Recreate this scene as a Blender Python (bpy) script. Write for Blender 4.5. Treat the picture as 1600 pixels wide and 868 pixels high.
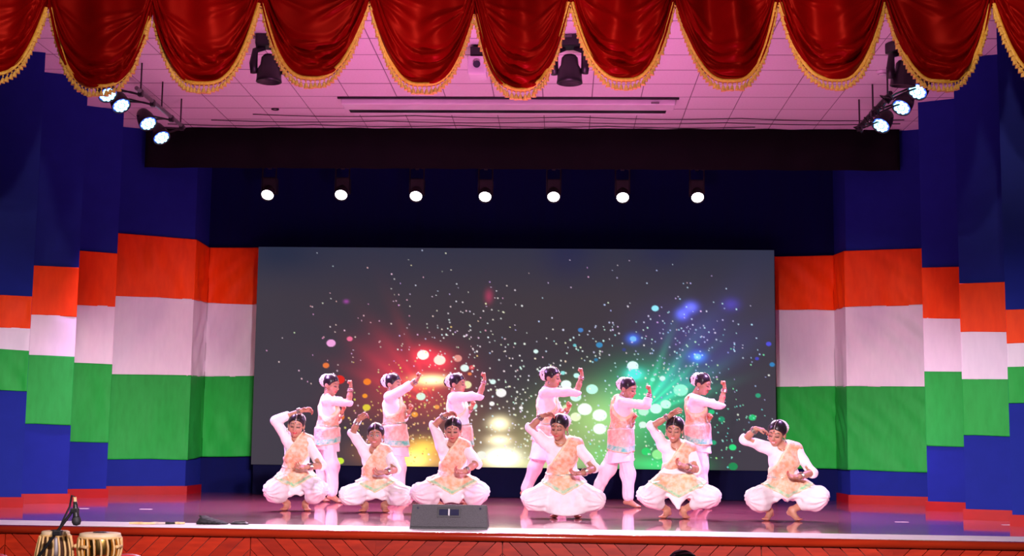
import bpy, bmesh, math, random
import numpy as np
from mathutils import Vector, Matrix

for o in list(bpy.data.objects):
    bpy.data.objects.remove(o, do_unlink=True)
SC = bpy.context.scene
COL = SC.collection

# ------------------------------------------------------------------ camera
F = 2104.0                                   # focal length in pixels of the 1600 x 868 frame
CAM = np.array([0.6, -11.1, 1.75])
YAW, TILT, ROLL = math.atan(.038), math.atan(256 / 2104), .0118
def _rz(a): c, s = math.cos(a), math.sin(a); return np.array([[c, -s, 0], [s, c, 0], [0, 0, 1.]])
def _rx(a): c, s = math.cos(a), math.sin(a); return np.array([[1., 0, 0], [0, c, -s], [0, s, c]])
RC = _rz(YAW) @ _rx(math.pi / 2 + TILT) @ _rz(ROLL)
cd = bpy.data.cameras.new('camera'); cam = bpy.data.objects.new('camera', cd); COL.objects.link(cam)
cd.sensor_width = 36; cd.lens = F / 1600 * 36; cd.clip_end = 200
cam.matrix_world = Matrix.Translation(CAM) @ Matrix(RC.tolist()).to_4x4()
SC.camera = cam
def ray(px, py): return RC @ np.array([(px - 800) / F, (434 - py) / F, -1.])
def at_y(px, py, y): d = ray(px, py); return CAM + d * (y - CAM[1]) / d[1]
def at_z(px, py, z): d = ray(px, py); return CAM + d * (z - CAM[2]) / d[2]
def at_plane(px, py, p0, n):
    d = ray(px, py); return CAM + d * (np.dot(np.array(p0) - CAM, n) / np.dot(d, n))

# ------------------------------------------------------------------ world, lights, exposure
W = bpy.data.worlds.new('hall_dark'); SC.world = W; W.use_nodes = True
W.node_tree.nodes['Background'].inputs[0].default_value = (.55, .35, .55, 1)
W.node_tree.nodes['Background'].inputs[1].default_value = .03
SC.view_settings.view_transform = 'Standard'; SC.view_settings.look = 'None'
SC.view_settings.exposure = 0.0; SC.view_settings.gamma = 1.0; SC.view_settings.use_curve_mapping = False

def spot(name, loc, aim, power, color, deg, blend=.5, rad=.12):
    l = bpy.data.lights.new(name, 'SPOT'); l.energy = power; l.color = color
    l.spot_size = math.radians(deg); l.spot_blend = blend; l.shadow_soft_size = rad
    o = bpy.data.objects.new(name, l); COL.objects.link(o); o.location = loc
    o.rotation_euler = (Vector(aim) - Vector(loc)).to_track_quat('-Z', 'Y').to_euler()
    return o
# front-of-house spots hung in the hall, behind and above the camera
for x in (-6.0, -4.0, -2.0, 0, 2.0, 4.0, 6.0):
    spot('front_of_house_spot', (.6 - x * .33, -10.5, 4.6), (x * .92, 2.8, 1.15), 5000 if abs(x) > 3 else 3700, (1, .82, .93), 21, .8)
for s in (-1, 1):
    spot('front_of_house_spot', (.6 - s * 2.4, -10.5, 4.6), (s * 4.7, 8.0, 2.5), 3600, (1, .84, .97), 13, .8)
# warm house lamps over the first rows of the hall
for x in (-4.2, 1.5):
    spot('house_lamp', (x, -7.5, 5.6), (x, -1.8, .9), 420, (1, .78, .55), 50, .7)
# warm hall lamps on the valance
for x in (-5.6, -3.7, -1.85, 0, 1.85, 3.7, 5.6):
    spot('hall_lamp', (x * .55, -4.6, 6.9), (x, .9, 5.7), 580, (1, .72, .48), 32, .8)
# added magenta spots low before the stage, standing in for pink bounce onto the ceiling
for x in (-3.2, 0, 3.2):
    spot('added_ceiling_wash', (.4 - x * .25, -2.2, .4), (x * .8, 3.4, 5.95), 940, (1, .23, .70), 46, .9)

# ------------------------------------------------------------------ materials
MATS = {}
def mat(name, col, rough=.6, metal=0, noise=None, emit=None, spec=.5, sheen=0, bump=None, attr=None, coat=0, stretch=(1, 1, 1), alpha=1, spec_tint=None):
    """noise=(scale, other colour, contrast) ; bump=(scale, strength)"""
    m = bpy.data.materials.new(name); m.use_nodes = True
    nt = m.node_tree; N = nt.nodes; L = nt.links; b = N['Principled BSDF']
    b.inputs['Base Color'].default_value = (*col, 1); b.inputs['Roughness'].default_value = rough
    b.inputs['Metallic'].default_value = metal; b.inputs['Specular IOR Level'].default_value = spec
    if sheen: b.inputs['Sheen Weight'].default_value = sheen; b.inputs['Sheen Roughness'].default_value = .35
    if coat: b.inputs['Coat Weight'].default_value = coat; b.inputs['Coat Roughness'].default_value = .06
    if emit:
        b.inputs['Emission Color'].default_value = (*emit[:3], 1); b.inputs['Emission Strength'].default_value = emit[3]
    if emit: m.cycles.emission_sampling = 'NONE'
    if alpha < 1: b.inputs['Alpha'].default_value = alpha
    tc = N.new('ShaderNodeTexCoord'); mp = N.new('ShaderNodeMapping'); mp.inputs['Scale'].default_value = stretch
    L.new(tc.outputs['Object'], mp.inputs['Vector'])
    src = None
    if attr:
        a = N.new('ShaderNodeAttribute'); a.attribute_name = attr; src = a.outputs['Color']; L.new(src, b.inputs['Base Color'])
    if noise:
        n = N.new('ShaderNodeTexNoise'); n.inputs['Scale'].default_value = noise[0]; n.inputs['Detail'].default_value = 5
        L.new(mp.outputs[0], n.inputs['Vector'])
        r = N.new('ShaderNodeValToRGB'); c = noise[2]; r.color_ramp.elements[0].position = .5 - c; r.color_ramp.elements[1].position = .5 + c
        L.new(n.outputs[0], r.inputs[0])
        mx = N.new('ShaderNodeMix'); mx.data_type = 'RGBA'; L.new(r.outputs[0], mx.inputs[0])
        mx.inputs[6].default_value = (*col, 1); mx.inputs[7].default_value = (*noise[1], 1)
        if src: L.new(src, mx.inputs[6]); 
        if src and len(noise) > 3:
            ml = N.new('ShaderNodeMath'); ml.operation = 'MULTIPLY'; ml.inputs[1].default_value = noise[3]
            L.new(r.outputs[0], ml.inputs[0]); L.new(ml.outputs[0], mx.inputs[0])
        L.new(mx.outputs[2], b.inputs['Base Color'])
    if bump:
        n2 = N.new('ShaderNodeTexNoise'); n2.inputs['Scale'].default_value = bump[0]; n2.inputs['Detail'].default_value = 4
        L.new(mp.outputs[0], n2.inputs['Vector'])
        bp = N.new('ShaderNodeBump'); bp.inputs['Strength'].default_value = bump[1]; bp.inputs['Distance'].default_value = .02
        L.new(n2.outputs[0], bp.inputs['Height']); L.new(bp.outputs[0], b.inputs['Normal'])
    if spec_tint: b.inputs['Specular Tint'].default_value = (*spec_tint, 1)
    MATS[name] = m
    return m

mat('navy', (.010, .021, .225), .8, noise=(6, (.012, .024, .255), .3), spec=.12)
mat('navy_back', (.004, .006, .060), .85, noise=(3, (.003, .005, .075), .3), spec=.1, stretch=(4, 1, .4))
mat('black_cloth', (.006, .006, .008), .9, noise=(4, (.009, .008, .010), .3), spec=.1)
mat('drape_dark', (.004, .006, .035), .85, noise=(3, (.003, .004, .028), .3), spec=.1)
mat('base_red', (.42, .006, .006), .45, noise=(5, (.34, .005, .005), .3), spec=.15)
mat('stage_wood', (.40, .075, .115), .30, noise=(2.2, (.54, .14, .19), .25), bump=(4, .03), stretch=(.35, 5, 1), coat=1)
mat('plank_wood', (.40, .024, .005), .32, noise=(5, (.24, .012, .003), .22), stretch=(1, 1, 6), coat=.3)
mat('plank_wood_dark', (.30, .017, .004), .32, noise=(5, (.20, .010, .003), .22), stretch=(1, 1, 6), coat=.3)
mat('nosing_wood', (.36, .026, .006), .22, noise=(3, (.24, .014, .004), .25), stretch=(.6, 4, 4), coat=.5)
mat('groove', (.10, .010, .005), .8, noise=(8, (.13, .014, .006), .2))
mat('marble', (.80, .74, .76), .45, noise=(5, (.68, .62, .64), .25))
mat('hall_floor', (.12, .09, .08), .4, noise=(2, (.15, .11, .10), .2))
mat('tile', (.78, .74, .76), .85, noise=(40, (.72, .68, .70), .2), bump=(60, .1))
mat('tbar', (.24, .20, .23), .7, noise=(8, (.19, .16, .18), .2))
mat('white_enamel', (.80, .78, .80), .4, noise=(6, (.74, .72, .75), .2))
mat('black_metal', (.012, .012, .014), .42, noise=(12, (.02, .02, .023), .2))
mat('grey_metal', (.30, .29, .31), .4, metal=.7, noise=(10, (.22, .21, .23), .2))
mat('steel', (.55, .55, .57), .3, metal=1, noise=(20, (.45, .45, .47), .2))
mat('velvet', (.22, .0010, .0016), .44, noise=(4, (.16, .0007, .0012), .25), spec=.6, spec_tint=(1, .06, .05))
mat('velvet_header', (.24, .003, .004), .5, noise=(4, (.18, .002, .003), .25), sheen=.3, spec=.3)
mat('gold_braid', (.95, .56, .09), .42, noise=(40, (.65, .28, .03), .25), bump=(90, .3))
mat('gold_tassel', (.98, .66, .20), .5, noise=(60, (.62, .30, .05), .25), bump=(120, .3))
mat('orange_satin', (.98, .070, .003), .55, noise=(7, (.86, .048, .002), .25), spec=.14, stretch=(2.5, 2.5, .7))
mat('white_satin', (.82, .74, .80), .55, noise=(7, (.76, .68, .75), .25), spec=.14, stretch=(2.5, 2.5, .7))
mat('green_satin', (.020, .40, .055), .55, noise=(7, (.015, .33, .04), .25), spec=.14, stretch=(2.5, 2.5, .7))
mat('lens_white', (.9, .9, .95), .3, emit=(1, .98, 1, 9), noise=(10, (.85, .85, .95), .2))
mat('lens_cyan', (.5, .8, 1), .3, emit=(.35, .9, 1, 3), noise=(10, (.4, .8, 1), .2))
mat('lens_blue', (.1, .1, 1), .3, emit=(.03, .10, 1, 1.2), noise=(10, (.1, .2, 1), .2))
mat('lens_dark', (.03, .03, .06), .08, noise=(10, (.02, .02, .05), .2))
mat('speaker_grille', (.055, .05, .058), .6, noise=(150, (.085, .08, .09), .15), bump=(200, .4))
mat('speaker_box', (.02, .019, .022), .6, noise=(40, (.03, .028, .032), .2))
mat('red_chair', (.62, .03, .035), .5, noise=(30, (.5, .02, .025), .2))
mat('brass', (.75, .50, .13), .2, metal=1, noise=(14, (.6, .36, .08), .2))
mat('drum_wood', (.05, .022, .012), .35, noise=(9, (.085, .035, .016), .2))
mat('drum_skin', (.82, .66, .42), .6, noise=(12, (.70, .52, .30), .25))
mat('drum_strap', (.85, .58, .25), .55, noise=(30, (.72, .45, .16), .25))
mat('drum_paste', (.02, .018, .018), .5, noise=(30, (.035, .03, .03), .2))
mat('red_thread', (.65, .02, .03), .6, noise=(30, (.5, .015, .02), .2))
mat('table_cloth', (.22, .02, .025), .7, noise=(9, (.18, .015, .02), .2))
mat('black_fabric', (.01, .01, .012), .9, noise=(25, (.02, .02, .022), .2), bump=(30, .3))
mat('bamboo', (.75, .56, .30), .5, noise=(18, (.55, .36, .15), .25))
mat('hair', (.010, .007, .010), .32, noise=(50, (.022, .015, .018), .2), stretch=(1, 4, 1))
mat('flower', (.92, .88, .90), .7, noise=(60, (.80, .74, .78), .2))
mat('skin', (.5, .25, .16), .45, attr='Col', noise=(30, (.42, .20, .12), .3, .18), spec=.4)
mat('kurta_white', (.88, .83, .85), .7, noise=(25, (.80, .74, .77), .25), bump=(60, .15), sheen=.2)
mat('dhoti_white', (.86, .80, .82), .65, noise=(20, (.78, .72, .74), .25), bump=(40, .2), sheen=.2)
mat('dupatta', (.85, .5, .32), .5, attr='Col', noise=(24, (.95, .78, .64), .14, .55), sheen=.3, bump=(45, .3))
mat('jewel_silver', (.85, .82, .80), .2, metal=.9, noise=(80, (.6, .5, .4), .2))
mat('jewel_gold', (.85, .55, .2), .25, metal=.9, noise=(80, (.9, .3, .3), .2))
mat('belt', (.72, .50, .36), .35, metal=.4, noise=(70, (.30, .50, .40), .12))
mat('cream_cloth', (.55, .45, .40), .7, noise=(15, (.45, .36, .32), .2))

# ------------------------------------------------------------------ mesh helpers
def link(name, me, material=None, parent=None, loc=None):
    o = bpy.data.objects.new(name, me); COL.objects.link(o)
    if material and me and len(me.materials) == 0: me.materials.append(MATS[material])
    if parent is not None: o.parent = parent
    if loc is not None: o.location = loc
    return o
def tag(o, label=None, cat=None, group=None, kind=None):
    if label: o['label'] = label
    if cat: o['category'] = cat
    if group: o['group'] = group
    if kind: o['kind'] = kind
    return o
def empty(name, loc, label, cat, group=None, rz=0):
    o = bpy.data.objects.new(name, None); COL.objects.link(o); o.location = loc; o.rotation_euler = (0, 0, rz)
    o.empty_display_size = .1
    return tag(o, label, cat, group)
def copy_tree(o, parent=None):
    c = o.copy(); COL.objects.link(c); c.parent = parent
    for ch in list(o.children): copy_tree(ch, c)
    return c
class MB:
    def __init__(s): s.bm = bmesh.new()
    def box(s, c, d, rot=None, bevel=0):
        r = bmesh.ops.create_cube(s.bm, size=1)['verts']
        M = Matrix.Translation(c) @ (rot.to_4x4() if rot else Matrix()) @ Matrix.Diagonal((*d, 1))
        bmesh.ops.transform(s.bm, matrix=M, verts=r)
        if bevel:
            ed = list({e for v in r for e in v.link_edges})
            bmesh.ops.bevel(s.bm, geom=ed, offset=bevel, segments=2, affect='EDGES', profile=.6)
        return s
    def tube(s, pts, rad, n=10, cap=True):
        pts = [Vector(p) for p in pts]; rads = rad if isinstance(rad, (list, tuple)) else [rad] * len(pts)
        rings = []; prev = None
        for i, p in enumerate(pts):
            t = (pts[min(i + 1, len(pts) - 1)] - pts[max(i - 1, 0)]).normalized()
            if prev is None: a = t.orthogonal().normalized()
            else: a = (prev - t * prev.dot(t)).normalized()
            prev = a; b = t.cross(a)
            rings.append([s.bm.verts.new(p + (a * math.cos(k * 2 * math.pi / n) + b * math.sin(k * 2 * math.pi / n)) * rads[i]) for k in range(n)])
        for r0, r1 in zip(rings, rings[1:]):
            for k in range(n): s.bm.faces.new((r0[k], r0[(k + 1) % n], r1[(k + 1) % n], r1[k]))
        if cap: s.bm.faces.new(rings[0][::-1]); s.bm.faces.new(rings[-1])
        return s
    def lathe(s, prof, n=24, M=None):
        """prof: (radius, height) pairs, about local z"""
        M = M or Matrix(); rings = []
        for r, z in prof:
            if r < 1e-5: rings.append([s.bm.verts.new(M @ Vector((0, 0, z)))])
            else: rings.append([s.bm.verts.new(M @ Vector((r * math.cos(k * 2 * math.pi / n), r * math.sin(k * 2 * math.pi / n), z))) for k in range(n)])
        for a, b in zip(rings, rings[1:]):
            for k in range(n):
                q = [a[k % len(a)], a[(k + 1) % len(a)], b[(k + 1) % len(b)], b[k % len(b)]]
                u = []
                for v in q:
                    if v not in u: u.append(v)
                if len(u) > 2: s.bm.faces.new(u)
        return s
    def poly(s, pts, thick, nrm):
        """flat polygon extruded by thick along nrm"""
        n = Vector(nrm) * thick
        a = [s.bm.verts.new(p) for p in pts]; b = [s.bm.verts.new(Vector(p) + n) for p in pts]
        s.bm.faces.new(a[::-1]); s.bm.faces.new(b)
        for i in range(len(a)): j = (i + 1) % len(a); s.bm.faces.new((a[i], a[j], b[j], b[i]))
        return s
    def mesh(s, name, smooth=False):
        bmesh.ops.recalc_face_normals(s.bm, faces=s.bm.faces)
        me = bpy.data.meshes.new(name); s.bm.to_mesh(me); s.bm.free()
        if smooth: me.polygons.foreach_set('use_smooth', [True] * len(me.polygons))
        return me
    def build(s, name, material, parent=None, smooth=False, loc=None):
        return link(name, s.mesh(name, smooth), material, parent, loc)
def grid_mesh(name, P, smooth=True, flip=False):
    """P: (n, m, 3) array of points"""
    n, m = P.shape[:2]; me = bpy.data.meshes.new(name)
    i = np.arange(n * m).reshape(n, m)
    q = np.stack([i[:-1, :-1], i[1:, :-1], i[1:, 1:], i[:-1, 1:]], -1).reshape(-1, 4)
    if flip: q = q[:, ::-1]
    return np_mesh(me, P.reshape(-1, 3), q, smooth)
def np_mesh(me, V, Q, smooth=True):
    me.vertices.add(len(V)); me.vertices.foreach_set('co', np.ascontiguousarray(V, dtype=np.float32).ravel())
    me.loops.add(len(Q) * 4); me.loops.foreach_set('vertex_index', np.ascontiguousarray(Q, dtype=np.int32).ravel())
    me.polygons.add(len(Q)); me.polygons.foreach_set('loop_start', np.arange(0, len(Q) * 4, 4, dtype=np.int32))
    me.polygons.foreach_set('use_smooth', np.full(len(Q), smooth))
    me.update(calc_edges=True); return me
def set_col(me, C, name='Col'):
    a = me.color_attributes.new(name, 'FLOAT_COLOR', 'POINT')
    c = np.ones((len(C), 4), dtype=np.float32); c[:, :3] = C
    a.data.foreach_set('color', c.ravel())
def lin(r, g, b):
    f = lambda c: (c / 255 / 12.92) if c / 255 <= .04045 else ((c / 255 + .055) / 1.055) ** 2.4
    return np.array([f(r), f(g), f(b)])

# ------------------------------------------------------------------ the place
ZS, ZC = 1.0, 5.95                          # stage top, stage ceiling
def edge(x): return .22 - .033 * x          # front edge of the stage, very slightly askew
tag(MB().box((0, -8, -.05), (26, 16.3, .1)).build('floor', 'hall_floor'), 'dark hall floor before the stage', kind='structure')
# stage floor
m = MB(); XL = 6.6
m.poly([(-XL, edge(-XL) + .66, ZS - .1), (XL, edge(XL) + .66, ZS - .1), (XL, 8.6, ZS - .1), (-XL, 8.6, ZS - .1)], .1, (0, 0, 1))
tag(m.build('floor_stage', 'stage_wood'), 'polished reddish wooden stage floor', kind='structure')
m = MB()
m.poly([(-XL, edge(-XL) + .03, ZS - .03), (XL, edge(XL) + .03, ZS - .03), (XL, edge(XL) + .659, ZS - .03), (-XL, edge(-XL) + .659, ZS - .03)], .03, (0, 0, 1))
tag(m.build('trim_1', 'marble'), 'pale stone border strip along the stage edge', kind='structure')
m = MB(); A = [(-XL, edge(-XL) + .02, ZS - .035), (XL, edge(XL) + .02, ZS - .035)]
m.tube(A, .035, 16)
tag(m.build('trim_2', 'nosing_wood', smooth=True), 'rounded varnished wooden nosing below the stage edge', kind='structure')
# stage front with its herringbone planks
m = MB(); m.poly([(-XL, edge(-XL) + .06, 0), (XL, edge(XL) + .06, 0), (XL, 8.6, 0), (-XL, 8.6, 0)], ZS - .101, (0, 0, 1))
front = tag(m.build('wall_front', 'groove'), 'stage front clad in red varnished herringbone planks', kind='structure')
def clip(poly, a, b, c):
    """keep a*x + b*z <= c"""
    out = []
    for i in range(len(poly)):
        p, q = poly[i], poly[(i + 1) % len(poly)]
        dp, dq = a * p[0] + b * p[1] - c, a * q[0] + b * q[1] - c
        if dp <= 0: out.append(p)
        if dp * dq < 0: t = dp / (dp - dq); out.append((p[0] + t * (q[0] - p[0]), p[1] + t * (q[1] - p[1])))
    return out
random.seed(4)
PW = at_y(785, 850, .2)[0] - at_y(585, 850, .2)[0]; X785 = at_y(785, 850, .2)[0]
H0 = .93; pitch = .145; gap = .008
planks = {}
for sgn in (1, -1):
    L_ = []
    k = -H0
    while k < PW:
        poly = [(0, 0), (PW - .004, 0), (PW - .004, H0), (0, H0)]
        # strip between u = k + gap and u = k + pitch, with u = x - z ('/' lines)
        poly = clip(poly, 1, -1, k + pitch); poly = clip(poly, -1, 1, -(k + gap)) if len(poly) > 2 else []
        if len(poly) > 2:
            if sgn < 0: poly = [(PW - p[0], p[1]) for p in poly][::-1]
            me = MB().poly([(p[0], 0, p[1]) for p in poly], .02, (0, -1, 0)).mesh('plank')
            L_.append(me)
        k += pitch
    planks[sgn] = L_
rot = math.atan(-.033)
for i in range(-6, 6):
    x0 = X785 + i * PW
    if x0 < -XL or x0 + PW > XL: continue
    sgn = 1 if (i % 2) else -1
    for j, me in enumerate(planks[sgn]):
        if not me.materials:
            me.materials.append(MATS['plank_wood' if j % 3 else 'plank_wood_dark'])
        o = link('plank', me, None, front); o.location = (x0, edge(x0) + .058, .005); o.rotation_euler = (0, 0, rot)

# side wings: each a dark blue panel set slantwise; (near outer point, inner far point)
def inner(px, py, y): return at_y(px, py, y)[0]
WL = [((-6.3, 2.75), (inner(45, 560, 3.15), 3.15)), ((-5.85, 3.75), (inner(112, 640, 4.15), 4.15)),
      ((-5.75, 5.35), (inner(174, 590, 5.75), 5.75)), ((-5.90, 6.45), (inner(297, 560, 7.1), 7.1))]
WR = [((6.3, 1.85), (inner(1575, 600, 2.25), 2.25)), ((5.85, 2.95), (inner(1504, 620, 3.35), 3.35)),
      ((5.75, 4.85), (inner(1445, 590, 5.25), 5.25)), ((5.90, 6.45), (inner(1325, 560, 7.05), 7.05))]
def wing(side, a, b, back):
    s = -1 if side == 'left' else 1
    m = MB(); pts = [(a[0], a[1]), (b[0], b[1]), (b[0], back), (s * 6.5, back), (s * 6.5, a[1])]
    if back < 7.5: pts = [(a[0], a[1]), (b[0], b[1]), (b[0] + s * .12, b[1] + .07), (a[0], a[1] + .16)]
    m.poly([(x, y, ZS) for x, y in (pts if s > 0 else pts)], ZC - ZS, (0, 0, 1))
    w = tag(m.build('wall_' + side, 'navy'), 'dark blue side wing panel of the stage', kind='structure')
    # baseboard along the face and the return
    d = np.array([b[0] - a[0], b[1] - a[1]]); d /= np.linalg.norm(d); n = np.array([d[1], -d[0]]) * (1 if s < 0 else -1)
    if n[1] > 0: n = -n
    o = .025; p = lambda q, u, v=0: (q[0] + n[0] * u + d[0] * v, q[1] + n[1] * u + d[1] * v, ZS)
    m = MB(); m.poly([p(a, .001), p(a, o), p(b, o, o), p(b, .001, o)], .11, (0, 0, 1))
    if back < 7.5: return tag(m.build('baseboard_' + side, 'base_red'), 'glossy red baseboard of a side wing', kind='structure')
    rb = [(b[0] - s * .001, b[1] + .001, ZS), (b[0] - s * o, b[1] + .001, ZS), (b[0] - s * o, back, ZS), (b[0] - s * .001, back, ZS)]
    m.poly(rb, .11, (0, 0, 1))
    tag(m.build('baseboard_' + side, 'base_red'), 'glossy red baseboard of a side wing', kind='structure')
    return w
for i, (a, b) in enumerate(WL): wing('left', a, b, 7.85 if i == 3 else WL[i + 1][0][1] + .3)
for i, (a, b) in enumerate(WR): wing('right', a, b, 7.85 if i == 3 else WR[i + 1][0][1] + .3)
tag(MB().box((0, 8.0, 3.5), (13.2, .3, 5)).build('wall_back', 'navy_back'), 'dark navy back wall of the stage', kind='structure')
xoff = at_z(640, 193, ZC)[0] % .6; yoff = at_z(800, 131, ZC)[1] % .6
m = MB().box((0, 4.8, ZC + .25), (13.2, 7.5, .3))
for j in range(2, 13): m.box((0, yoff + j * .6, ZC + .052), (11.4, .022, .10))
for i in range(-9, 11): m.box((xoff + i * .6, 4.5, ZC + .053), (.010, 6.2, .10))
tag(m.build('ceiling', 'tbar'), 'suspended ceiling of square white tiles over the stage', kind='structure')
ceil = bpy.data.objects['ceiling']
# ceiling tiles 0.6 m, each its own piece
tm = MB().box((0, 0, .05), (.588, .576, .10)).mesh('ceiling_tile'); tm.materials.append(MATS['tile'])
for j in range(-1, 13):
    y = yoff + .3 + j * .6
    if y > 7.6 or y < 1.68: continue
    for i in range(-10, 11):
        x = xoff + .3 + i * .6
        if abs(x) > 5.75: continue
        o = link('ceiling_tile', tm, None, ceil); o.location = (x, y, ZC + random.uniform(0, .003))
# side walls of the hall beside the proscenium and its head
for s, nm in ((-1, 'left'), (1, 'right')):
    tag(MB().box((s * 6.75, 5.0, 3), (.3, 7.5, 6)).build('wall_' + nm, 'navy'), 'outer wall beside the stage', kind='structure')
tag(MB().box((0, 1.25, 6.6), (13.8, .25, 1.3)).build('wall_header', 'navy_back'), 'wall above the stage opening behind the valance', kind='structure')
# black border masking under the ceiling
bx0, bx1 = at_y(228, 235, 6.70)[0], at_y(1405, 238, 6.70)[0]; bz = at_y(800, 264, 6.70)[2]
n = 160; xs = np.linspace(bx0, bx1, n); P = np.zeros((n, 2, 3)); P[:, :, 0] = xs[:, None]
P[:, :, 1] = (6.70 + .025 * np.sin(xs * 9) * np.sin(xs * 2.3))[:, None]; P[:, 0, 2] = ZC - .004; P[:, 1, 2] = bz
b = link('border_curtain', grid_mesh('border_curtain', P), 'black_cloth'); md = b.modifiers.new('t', 'SOLIDIFY'); md.thickness = .012
tag(b, 'long black border curtain hanging under the rear ceiling edge', 'curtain')

# ------------------------------------------------------------------ LED screen
def led_screen():
    y = 7.35
    c = [at_y(404, 386, y), at_y(1209.5, 391, y), at_y(404, 726, y), at_y(1209.5, 735, y)]
    x0, x1 = c[0][0], c[1][0]; z0, z1 = 1.405, 4.408
    root = empty('led_screen', ((x0 + x1) / 2, y, ZS), 'wide video wall behind the dancers showing coloured light bursts', 'screen')
    cx = (x0 + x1) / 2
    MB().box((0, .06, (z0 + z1) / 2 - ZS), (x1 - x0, .1, z1 - z0)).build('cabinet', 'black_metal', root)
    for fx in (-.4, -.13, .13, .4):
        MB().box((fx * (x1 - x0), .25, (z0 - ZS) / 2 + .002), (.06, .3, z0 - ZS - .004)).build('support_leg', 'black_metal', root)
    nx, nz = 720, 306
    X, Z = np.meshgrid(np.linspace(x0, x1, nx), np.linspace(z1, z0, nz), indexing='ij')
    P = np.stack([X - cx, np.full_like(X, 0.0), Z - ZS], -1)
    # screen picture, worked out in a flat 0..814 x 0..344 picture space
    U = (X - x0) / (x1 - x0) * 806 + 404; V = (z1 - Z) / (z1 - z0) * 342 + 390
    rng = np.random.default_rng(11)
    I = np.zeros((nx, nz, 3))
    def blob(cx_, cy_, sx, sy, col, amp): 
        w = amp * np.exp(-((U - cx_) / sx) ** 2 - ((V - cy_) / sy) ** 2); return w[..., None] * lin(*col)
    base = lin(60, 56, 66); t = np.clip((470 - V) / 90, 0, 1)[..., None]
    I += base * (1 - t) + lin(44, 50, 70) * t
    for a in ((440, 400, 60, 30, (22, 40, 66), .55), (890, 400, 40, 40, (26, 34, 80), .5), (1040, 395, 40, 24, (30, 36, 80), .4),
              (820, 500, 200, 80, (72, 62, 56), .25)): 
        w = (a[5] * np.exp(-((U - a[0]) / a[2]) ** 2 - ((V - a[1]) / a[3]) ** 2))[..., None]; I = I * (1 - w) + w * lin(*a[4])
    for b_ in [(655, 592, 62, 40, (225, 25, 50), .75), (600, 560, 40, 40, (190, 30, 60), .22), (690, 640, 60, 40, (190, 70, 40), .35), (590, 640, 55, 30, (200, 60, 30), .18),
              (650, 712, 62, 20, (255, 140, 30), .75), (655, 722, 22, 14, (255, 240, 120), 1.6), (672, 702, 20, 12, (255, 220, 70), .8),
              (787, 665, 14, 10, (255, 240, 190), 2.0), (787, 690, 16, 7, (255, 235, 190), 1.8), (792, 716, 24, 13, (255, 255, 225), 2.6),
              (790, 700, 70, 45, (230, 190, 120), .28), (730, 725, 60, 10, (255, 200, 110), .5), (870, 705, 60, 35, (200, 210, 130), .38), (845, 728, 60, 10, (225, 235, 170), .6),
              (900, 655, 60, 45, (140, 190, 90), .45), (945, 655, 45, 40, (190, 225, 130), .55), (940, 715, 50, 18, (120, 225, 110), .5),
              (1010, 625, 62, 45, (20, 210, 135), .85), (1050, 600, 45, 25, (20, 190, 160), .45), (1000, 690, 60, 40, (30, 190, 90), .5), (1035, 725, 50, 12, (40, 235, 120), .8),
              (682, 598, 24, 7, (255, 235, 170), 2.0), (668, 604, 20, 9, (255, 120, 60), .9), (668, 560, 16, 14, (255, 40, 60), .8), (693, 568, 18, 14, (255, 40, 60), .8),
              (1060, 520, 60, 40, (70, 60, 160), .28), (1110, 545, 50, 60, (60, 60, 120), .2), (994, 586, 14, 9, (60, 240, 230), 1.0), (1068, 492, 9, 8, (90, 100, 255), 1.3), (1081, 481, 10, 8, (95, 105, 255), 1.3),
              (1143, 476, 12, 9, (70, 50, 190), .6), (768, 466, 6, 10, (200, 30, 90), .5), (545, 476, 4, 3, (160, 50, 160), .8), (1091, 558, 12, 8, (50, 110, 255), 1.2), (992, 531, 9, 7, (50, 110, 255), 1.0)]:
        I += blob(*b_)
    # slanting rays out of the two bursts
    def rays(cx_, cy_, col, angs, amp, R_):
        global I_
        d = np.hypot(U - cx_, V - cy_) + 1; th = np.arctan2(-(V - cy_), U - cx_); w = np.zeros_like(U)
        for a, wd in angs: w += np.exp(-((th - a) / wd) ** 2)
        return (w * amp * np.exp(-(d / R_) ** 2) * np.clip(d / 30, 0, 1))[..., None] * lin(*col)
    I += rays(1000, 650, (60, 255, 190), [(.35, .05), (.55, .06), (.75, .04), (.95, .06), (1.2, .05)], .40, 95)
    I += rays(1000, 650, (80, 90, 220), [(.62, .12), (.9, .12)], .20, 190)
    I += rays(690, 640, (230, 40, 50), [(2.0, .06), (2.25, .07), (2.5, .06), (2.75, .06)], .35, 110)
    def disc(cx_, cy_, r, col, amp=1.0, soft=1.0, asp=.82):
        nonlocal I
        i0 = max(int((cx_ - r - 5 - 404) / 806 * nx), 0); i1 = int((cx_ + r + 5 - 404) / 806 * nx) + 1
        j0 = max(int((cy_ - r - 5 - 390) / 342 * nz), 0); j1 = int((cy_ + r + 5 - 390) / 342 * nz) + 1
        u, v = U[i0:i1, j0:j1], V[i0:i1, j0:j1]
        if u.size == 0: return
        w = np.clip((r - np.hypot(u - cx_, (v - cy_) / asp)) / soft + .5, 0, 1)[..., None]
        I[i0:i1, j0:j1] = I[i0:i1, j0:j1] * (1 - w) + w * lin(*col) * amp
    WH = (255, 250, 250)
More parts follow.
